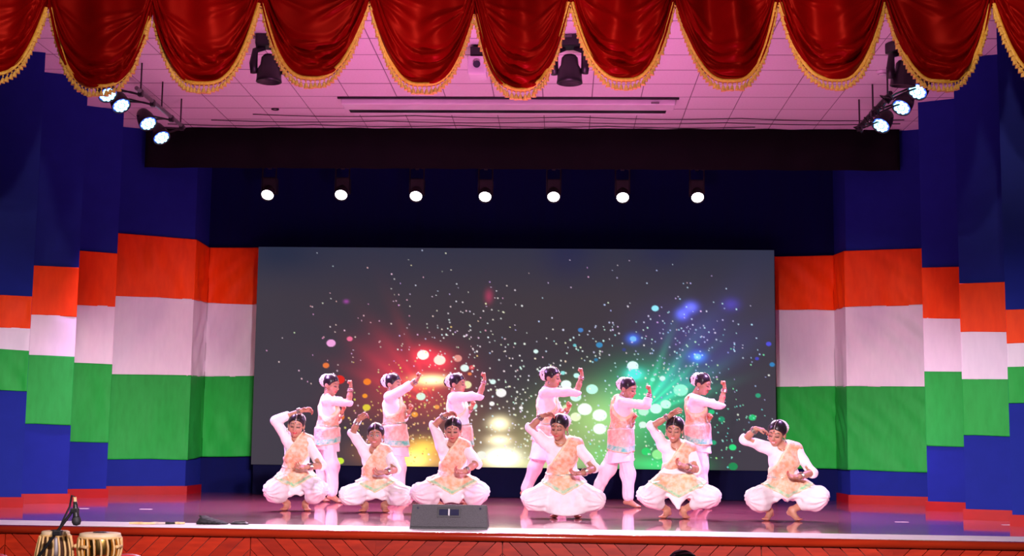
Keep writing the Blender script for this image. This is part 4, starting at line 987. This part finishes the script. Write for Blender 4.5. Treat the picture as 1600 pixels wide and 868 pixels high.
    for k, hp, s in zip('RL', hips, (1, -1)):
        kn, an = J['kn' + k], J['an' + k]; R0, R1, R2 = sp.get('legr', (.122, .082, .062) if sq else (.096, .082, .062))
        cuff = an + (kn - an) * sp.get('cuff', .42 if sq else .10)
        f.cone(hp, kn, R0, R1, .05); f.cone(kn, cuff, R1 * .98, R2, .04)
        if sq: # the billow sags outward and down past the knee
            o_ = nz([kn[0] - pel[0], kn[1] - pel[1], 0]); f.ell(hp + (kn - hp) * .74 - np.array([0, 0, .06]), [.105, .11, .10], None, .06)
    if sq:
        fan = J['fan']; f.cone(T(0, .06, .05), fan + np.array([0, 0, .04]), sp.get('fan0', .12), sp.get('fanr', .085), .06, ([0, 1, 0], .6))
    for k, hp in zip('RL', hips):           # lengthwise pleats gathered at the waist
        kn = J['kn' + k]; tgt = (kn if sq else J['an' + k]); av = nz(tgt - hp); e1 = nz(np.cross(av, [.3, .2, 1])); e2 = np.cross(av, e1); X, Y, Z = f.grid()
        px_, py_, pz_ = X - hp[0], Y - hp[1], Z - hp[2]; u1 = px_ * e1[0] + py_ * e1[1] + pz_ * e1[2]; u2 = px_ * e2[0] + py_ * e2[1] + pz_ * e2[2]; tt = (px_ * av[0] + py_ * av[1] + pz_ * av[2])
        f.d = (f.d + (.0065 if sq else .004) * np.sin(np.arctan2(u2, u1) * (11 if sq else 9) + 9 * tt + 1.5 * np.sin(tt * 14)) * np.exp(-((u1 ** 2 + u2 ** 2) / .16 ** 2) ** 2) * (tt > -.1)).astype(np.float32)
    f.ripple(.006, 34, sp['seed'] + 9, .7)

    if sq:
        X, Y, Z = f.grid(); fl = ZS + .075; near = np.exp(-((X - fan[0]) / (sp.get('fanr', .085) * 1.1)) ** 2); f.d = np.maximum(f.d, (fl - near * (fl - fan[2] - .0)) - Z).astype(np.float32)
    else: f.d = np.maximum(f.d, ZS + .035 - f.grid()[2]).astype(np.float32)
    PANT = f.d; me, _ = f.mesh('trousers', org); link('trousers', me, 'dhoti_white', body)
    # ---- dupatta: a sash from one shoulder across the body and a wrap at the hips
    f2 = Field(lo, hi, .0104); X, Y, Z = f2.grid(); W_ = lambda p, n: (X - p[0]) * n[0] + (Y - p[1]) * n[1] + (Z - p[2]) * n[2]
    ss = J['sh' + sp['sash']]; oth = T((.13 if sp['sash'] == 'L' else -.13), 0, .12); dirv = nz(oth - ss); nb = np.cross(dirv, fv); nb = nz(nb); midp = ss + (oth - ss) * .5 - rv * (0.0)
    w0 = sp.get('sashw', .105)
    band = np.abs(W_(midp + upv * .01, nb)) - w0
    side = np.maximum(band, -(W_(T(0, 0, 0), upv)))
    sash = np.maximum(TF - (.016 if sq else .022), side)
    if sq:
        lap = np.minimum(BASE, PANT) - .012; top = W_(T(0, 0, .34), upv)
        c = (X - pel[0]); low = -(Z - (sp['lapz'] + ZS)) - .0 + np.abs(c) * sp.get('lapslope', .55) ; lapd = np.maximum(np.maximum(lap, top), np.maximum(low, W_(T(0, -.03, 0), -fv)))
    else:
        lap = np.minimum(BASE, 9) - .024; top = W_(T(0, 0, .22), upv); J['wrap'][2] -= .04; hz = J['wrap'][2]; lo_t = sp.get('wraptilt', .25)
        low = (hz + (X - J['wrap'][0]) * lo_t * 1.0 + 1.1 * (X - J['wrap'][0]) ** 2) - Z; lapd = np.maximum(np.maximum(lap, top), low)
    f2.d = np.minimum(sash, lapd).astype(np.float32); f2.ripple(.0035, 60, sp['seed'] + 5, .8)
    me, V = f2.mesh('dupatta', org)
    C = np.tile(np.array(sp.get('dup', (.76, .34, .18))), (len(V), 1))
    if sq: lowv = -(V[:, 2] - (sp['lapz'] + ZS)) + np.abs(V[:, 0] - pel[0]) * sp.get('lapslope', .55)
    else: lowv = (J['wrap'][2] + (V[:, 0] - J['wrap'][0]) * sp.get('wraptilt', .25) + 1.1 * (V[:, 0] - J['wrap'][0]) ** 2) - V[:, 2]
    inl = (V - T(0, 0, .24)) @ upv < 0
    g = inl & (lowv > (-.075 if not sq else -.045)) & (lowv < -.012); g2 = inl & (lowv >= -.012)
    if not sq: C[inl] = (.80, .40, .31)
    else: C[inl] = (.80, .42, .20)
    C[g] = (.10, .55, .40) if not sq else (.25, .58, .30); C[g2] = (.80, .62, .32)
    bv = np.abs((V - (midp + upv * .01)) @ nb); e = (~inl) & (bv > w0 - .016); C[e] = (.86, .66, .36)
    set_col(me, C); link('dupatta', me, 'dupatta', body)
    # ---- belt
    m = MB(); wc = T(0, -.005, .30 if sq else .26); n = 26
    pts = [wc + rv * math.cos(a) * (.136 * b + .020) + fv * math.sin(a) * (.106 * b + .026) for a in np.linspace(0, 2 * math.pi, n + 1)]
    m.tube([Vector(p - org) for p in pts], .011, 6)
    for a in np.linspace(0, 2 * math.pi, 22): 
        p = wc + rv * math.cos(a) * (.138 * b + .022) + fv * math.sin(a) * (.108 * b + .028) - upv * .018; m.lathe([(0, .008), (.008, 0), (0, -.010)], 6, Matrix.Translation(Vector(p - org)))
    m.build('waist_belt', 'belt', body, smooth=True)
    return body

SQ = dict(squat=True, sash='L')
UPR = dict()
# measured figures; R is the dancer's own right (to the left in the picture when facing the hall)
D = []
D.append(dict(SQ, seed=1, y=3.30, face=(4, 12, 6), eyes='down', lapz=0.24, label='dancer squatting by the wide left cloth, one forearm laid flat over the head',
  j=dict(head=(463, 664, -.06), shR=(450, 686, .0), shL=(481, 689, 0), elR=(430, 657, -.06), wrR=(471, 641, -.10), elL=(502, 727, -.10), wrL=(481, 729, -.24), pel=(464, 746, .08),
         knR=(424, 764, -.22), knL=(499, 764, -.24), anR=(449, 786, .02), anL=(477, 786, .0), toR=(443, 795, -.10), toL=(481, 795, -.12), fan=(463, 772, -.05)),
  handR=((1, -.1, .15), (.1, -.6, -.8), (0, -1, 0), 'curve'), handL=((-1, -.1, -.02), (0, -.5, .8), (0, -.6, .8), 'curve'), sleeveR=.50, sleeveL=.05))
D.append(dict(SQ, seed=2, y=3.25, face=(0, 2, 0), eyes='open', lapz=0.20, tone=.86, label='dancer squatting with open eyes looking ahead, one open hand lifted beside the head',
  j=dict(head=(587, 680, -.06), shR=(570, 704, 0), shL=(603, 706, 0), elR=(551, 676, -.06), wrR=(560, 656, -.12), elL=(619, 733, -.10), wrL=(603, 737, -.24), pel=(589, 758, .08),
         knR=(543, 772, -.20), knL=(634, 772, -.20), anR=(571, 788, .02), anL=(600, 788, 0), toR=(566, 797, -.10), toL=(604, 798, -.12), fan=(588, 778, -.05)),
  handR=((.7, -.2, .55), (.2, -.7, -.6), (.2, -.3, 1), 'curve'), handL=((-1, -.1, -.1), (0, -.5, .8), (0, -.6, .8), 'curve'), sleeveR=.04, sleeveL=.05))
D.append(dict(SQ, seed=3, y=3.05, face=(0, 16, 0), eyes='down', lapz=0.20, label='dancer squatting behind the wedge stage monitor, hand resting on top of the head',
  j=dict(head=(708, 671, -.06), shR=(690, 696, 0), shL=(726, 697, 0), elR=(678, 664, -.05), wrR=(695, 648, -.10), elL=(745, 723, -.10), wrL=(727, 736, -.25), pel=(709, 752, .08),
         knR=(656, 767, -.16), knL=(752, 767, -.16), anR=(690, 790, .02), anL=(728, 790, 0), toR=(686, 801, -.10), toL=(732, 801, -.12), fan=(706, 784, -.06)),
  handR=((.9, -.2, .25), (.2, -.5, -.8), (0, -1, .2), 'curve'), handL=((-1, -.1, -.02), (0, -.5, .8), (0, -.6, .8), 'cup'), sleeveR=.02, sleeveL=.05, fanr=.10))
D.append(dict(SQ, seed=4, y=2.60, face=(-22, 16, 4), eyes='down', lapz=0.23, tone=.92, label='dancer squatting with long white cloth fan touching the floor and a jewelled belt',
  j=dict(head=(874, 667, -.06), shR=(852, 691, 0), shL=(901, 694, 0), elR=(829, 667, -.05), wrR=(847, 649, -.10), elL=(929, 731, -.08), wrL=(911, 738, -.24), pel=(880, 757, .08),
         knR=(828, 778, -.10), knL=(932, 780, -.10), anR=(868, 793, .06), anL=(900, 793, .06), toR=(865, 805, -.02), toL=(904, 805, -.02), fan=(884, 805, -.10)),
  handR=((1, -.2, .22), (.2, -.5, -.8), (0, -1, .2), 'curve'), handL=((-1, -.1, -.12), (0, -.4, .9), (0, -.7, .7), 'curve'), sleeveR=.03, sleeveL=.05, fanr=.19, fan0=.16, bulk=1.08))
D.append(dict(SQ, seed=5, y=2.85, face=(-14, 14, 5), eyes='down', lapz=0.20, label='dancer squatting with white cloth point hanging between bare feet, hand open above the head',
  j=dict(head=(1054, 671, -.06), shR=(1037, 696, 0), shL=(1078, 702, 0), elR=(1019, 665, -.05), wrR=(1045, 650, -.10), elL=(1089, 733, -.10), wrL=(1073, 729, -.25), pel=(1058, 752, .08),
         knR=(1009, 772, -.18), knL=(1113, 774, -.18), anR=(1043, 796, .02), anL=(1067, 796, 0), toR=(1035, 806, -.10), toL=(1073, 806, -.12), fan=(1060, 797, -.10)),
  handR=((.75, -.2, .5), (.2, -.6, -.7), (0, -1, .3), 'flat'), handL=((-1, -.1, .35), (0, -.5, .8), (0, -.6, .8), 'curve'), sleeveR=.05, sleeveL=.02, fanr=.025, fan0=.20))
D.append(dict(SQ, seed=6, y=2.70, face=(-30, 18, 10), eyes='down', lapz=0.22, label='dancer squatting by the wide right cloth, fingers held to the brow',
  j=dict(head=(1214, 677, -.04), shR=(1203, 701, 0), shL=(1243, 701, .02), elR=(1164, 686, -.06), wrR=(1181, 669, -.16), elL=(1269, 738, -.06), wrL=(1249, 744, -.22), pel=(1227, 760, .06),
         knR=(1178, 776, -.12), knL=(1282, 775, -.12), anR=(1203, 798, .02), anL=(1237, 796, 0), toR=(1196, 809, -.10), toL=(1250, 810, -.10), fan=(1222, 778, -.06)),
  handR=((1, .1, -.12), (.2, .3, -.9), (0, -1, -.2), 'curve'), handL=((-1, -.1, -.02), (0, -.4, .9), (0, -.7, .7), 'curve'), sleeveR=.10, sleeveL=.10, bulk=1.05))
# standing row: they face right and away, so their right arm is the near one
ST = dict(squat=False, sash='L')
RF = ((0, 0, 1), (-.7, 0, .2), (.1, 1, 0), 'fist'); LF = ((.5, -.1, .8), (-.6, -.3, .3), (.2, .5, .6), 'fist')
D.append(dict(ST, seed=11, y=5.25, face=(68, 14, 0), label='dancer standing behind the squatting one with the forearm over the head',
  j=dict(head=(517, 601, 0), shR=(511, 625, -.12), shL=(516, 626, .13), elR=(545, 628, -.14), wrR=(548, 606, -.12), elL=(527, 655, .12), wrL=(534, 644, .02), pel=(512, 679, .02),
         knR=(519, 728, -.06), knL=(504, 728, .12), anR=(519, 772, -.06), anL=(500, 770, .14), toR=(534, 781, -.06), toL=(514, 779, .14), hem=(511, 703, .02), wrap=(517, 690, 0)),
  handR=RF, handL=LF, sleeveR=.03, sleeveL=.02, hemr=.16, wraptilt=.2))
D.append(dict(ST, seed=12, y=5.25, face=(72, 4, 0), label='dancer standing with right arm stretched straight out and up, fist before a bright flare',
  j=dict(head=(614, 600, 0), shR=(608, 620, -.12), shL=(618, 622, .13), elR=(637, 604, -.18), wrR=(651, 594, -.2), elL=(632, 651, .10), wrL=(639, 643, 0), pel=(617, 675, .02),
         knR=(623, 728, -.06), knL=(613, 728, .12), anR=(623, 772, -.06), anL=(610, 770, .14), toR=(637, 782, -.06), toL=(624, 780, .14), hem=(619, 711, .02), wrap=(622, 693, 0)),
  handR=((.45, 0, .8), (-.6, 0, .5), (.1, 1, 0), 'fist'), handL=LF, sleeveR=.35, sleeveL=.02, wraptilt=-.05))
D.append(dict(ST, seed=13, y=5.20, face=(74, 4, 0), label='dancer standing behind the one at the stage monitor, fist raised above eye level',
  j=dict(head=(714, 600, 0), shR=(708, 621, -.12), shL=(716, 623, .13), elR=(749, 618, -.16), wrR=(757, 594, -.14), elL=(728, 646, .12), wrL=(736, 637, 0), pel=(719, 679, .02),
         knR=(724, 728, -.06), knL=(712, 728, .12), anR=(726, 772, -.06), anL=(712, 770, .14), toR=(740, 783, -.06), toL=(726, 781, .14), hem=(720, 708, .02), wrap=(722, 698, 0)),
  handR=RF, handL=LF, sleeveR=.03, sleeveL=.02, wraptilt=.25, dup=(.6, .72, .58)))
D.append(dict(ST, seed=14, y=5.05, face=(72, 8, 0), label='tallest standing dancer with one heel lifted behind the jewelled-belt dancer', bulk=1.08,
  j=dict(head=(862, 590, 0), shR=(851, 613, -.13), shL=(860, 616, .14), elR=(901, 612, -.16), wrR=(909, 587, -.14), elL=(878, 650, .12), wrL=(886, 640, 0), pel=(854, 678, .02),
         knR=(868, 730, -.04), knL=(836, 730, .10), anR=(878, 774, -.06), anL=(821, 766, .16), toR=(892, 786, -.08), toL=(828, 780, .16), hem=(850, 719, .02), wrap=(860, 692, 0)),
  handR=RF, handL=LF, sleeveR=.03, sleeveL=.02, hemr=.20, wraptilt=-.1))
D.append(dict(ST, seed=15, y=5.05, face=(58, 18, 0), label='dancer standing in a long stride with back to the hall before the green glow',
  j=dict(head=(981, 607, 0), shR=(972, 628, -.09), shL=(966, 629, .15), elR=(1010, 633, -.10), wrR=(1015, 614, -.08), elL=(985, 666, .14), wrL=(988, 657, .06), pel=(971, 682, .02),
         knR=(981, 738, -.04), knL=(950, 733, .08), anR=(982, 780, -.06), anL=(929, 772, .16), toR=(1000, 789, -.10), toL=(936, 783, .14), hem=(970, 722, .02), wrap=(975, 702, 0)),
  handR=((0, 0, 1), (-.7, 0, .2), (.1, 1, 0), 'fist'), handL=LF, sleeveR=.55, sleeveL=.02, hemr=.18, wraptilt=.02, hemtilt=.12))
D.append(dict(ST, seed=16, y=5.05, face=(64, 18, 0), label='dancer standing behind the one with the white cloth point, back half turned to the hall',
  j=dict(head=(1097, 600, 0), shR=(1085, 624, -.11), shL=(1084, 626, .15), elR=(1126, 632, -.12), wrR=(1132, 607, -.10), elL=(1101, 664, .14), wrL=(1106, 658, .06), pel=(1091, 674, .02),
         knR=(1096, 730, -.06), knL=(1082, 730, .12), anR=(1097, 776, -.06), anL=(1082, 774, .14), toR=(1110, 788, -.06), toL=(1095, 785, .14), hem=(1092, 706, .02), wrap=(1094, 690, 0)),
  handR=RF, handL=LF, sleeveR=.03, sleeveL=.02, hemr=.165, wraptilt=-.05))
for d_ in D: dancer(d_)

# ------------------------------------------------------------------ one seated spectator whose hair just shows
def spectator():
    y = -5.1; t = at_y(1066, 859, y); c = np.array([t[0], y, t[2] - .125]); org = np.array([c[0], y, 0.])
    f = Field(c - [.42, .35, 1.35], c + [.42, .75, .2], .010)
    f.ell(c + [0, .01, .02], [.075, .09, .09]); f.ell(c + [0, .04, -.04], [.06, .06, .08], None, .03); f.cone(c + [0, .1, .0], c + [0, .115, -.03], .008, .012, .01)
    for s in (1, -1): f.ell(c + [s * .076, .0, -.02], [.011, .022, .03], None, .008)
    f.cone(c + [0, -.01, -.06], c + [0, -.03, -.17], .05, .056, .03); sh = c + [0, -.03, -.24]
    f.ell(sh + [0, 0, -.08], [.17, .10, .14], None, .05); f.ell(sh + [0, .0, -.30], [.14, .10, .18], None, .06); hp = sh + [0, .0, -.48]; f.ell(hp, [.17, .13, .11], None, .05)
    for s in (1, -1):
        f.cone(sh + [s * .17, 0, 0], sh + [s * .21, .06, -.27], .05, .04, .04); f.cone(sh + [s * .21, .06, -.27], sh + [s * .10, .28, -.36], .04, .028, .02); hand(f, sh + [s * .10, .28, -.36], (-s * .3, .9, -.1), (0, 0, -1), (-s, 0, 0), 'curve')
        kn = hp + [s * .11, .44, .02]; an = np.array([kn[0], kn[1] + .02, .08]); f.cone(hp + [s * .09, .02, 0], kn, .085, .06, .04); f.cone(kn, an, .058, .036, .03); f.cone(an, an + [0, .14, -.045], .04, .03, .03)
    f.d = np.maximum(f.d, .002 - f.grid()[2]).astype(np.float32)
    me, V = f.mesh('person', org); C = np.tile(SKIN, (len(V), 1)); set_col(me, C); b_ = link('person', me, 'skin', None, org)
    tag(b_, 'seated spectator in the hall seen from behind, only dark hair showing', 'person')
    f = Field(c - .2, c + .2, .007); f.ell(c + [0, -.01, .025], [.088, .105, .102]); f.ell(c + [0, -.05, -.04], [.07, .06, .08], None, .03); f.plane(c + [0, .07, .05], (0, .75, -.6)); f.ripple(.002, 160, 3); me, _ = f.mesh('hair', org); link('hair', me, 'hair', b_)
    f = Field(c - [.42, .35, 1.0], c + [.42, .75, 0], .011); f.ell(sh + [0, 0, -.08], [.185, .118, .155], None, .05); f.ell(sh + [0, 0, -.30], [.156, .118, .19], None, .06); f.ell(hp, [.175, .138, .11], None, .05)
    for s in (1, -1): f.cone(sh + [s * .17, 0, 0], sh + [s * .21, .06, -.27], .064, .056, .04)
    f.plane(hp - [0, 0, .04], (0, 0, -1)); f.ripple(.005, 40, 8); me, _ = f.mesh('shirt', org); link('shirt', me, 'black_fabric', b_)
    f = Field(np.array([c[0] - .42, y - .3, 0]), np.array([c[0] + .42, y + .75, hp[2] + .15]), .011); f.ell(hp, [.178, .14, .115], None, .05)
    for s in (1, -1):
        kn = hp + [s * .11, .44, .02]; an = np.array([kn[0], kn[1] + .02, .1]); f.cone(hp + [s * .09, .02, 0], kn, .10, .075, .04); f.cone(kn, an, .074, .055, .03)
    f.plane([0, 0, .06], (0, 0, -1)); f.ripple(.005, 40, 9); me, _ = f.mesh('trousers', org); link('trousers', me, 'navy', b_)
    seat = hp[2] - .12
    ch = empty('hall_chair', (c[0], y - .16, 0), 'red padded hall chair under the seated spectator', 'chair', 'red hall chairs')
    MB().box((0, .26, seat - .045), (.48, .46, .07), bevel=.03).build('seat', 'red_chair', ch, smooth=True)
    MB().box((0, -.02, seat + .26), (.46, .05, .40), bevel=.024).build('backrest', 'red_chair', ch, smooth=True)
    for s in (1, -1):
        MB().tube([(s * .22, -.02, 0), (s * .22, .0, seat - .05), (s * .2, -.02, seat + .12)], .013, 8).build('leg', 'steel', ch); MB().tube([(s * .22, .46, 0), (s * .22, .44, seat - .05)], .013, 8).build('leg', 'steel', ch)
spectator()
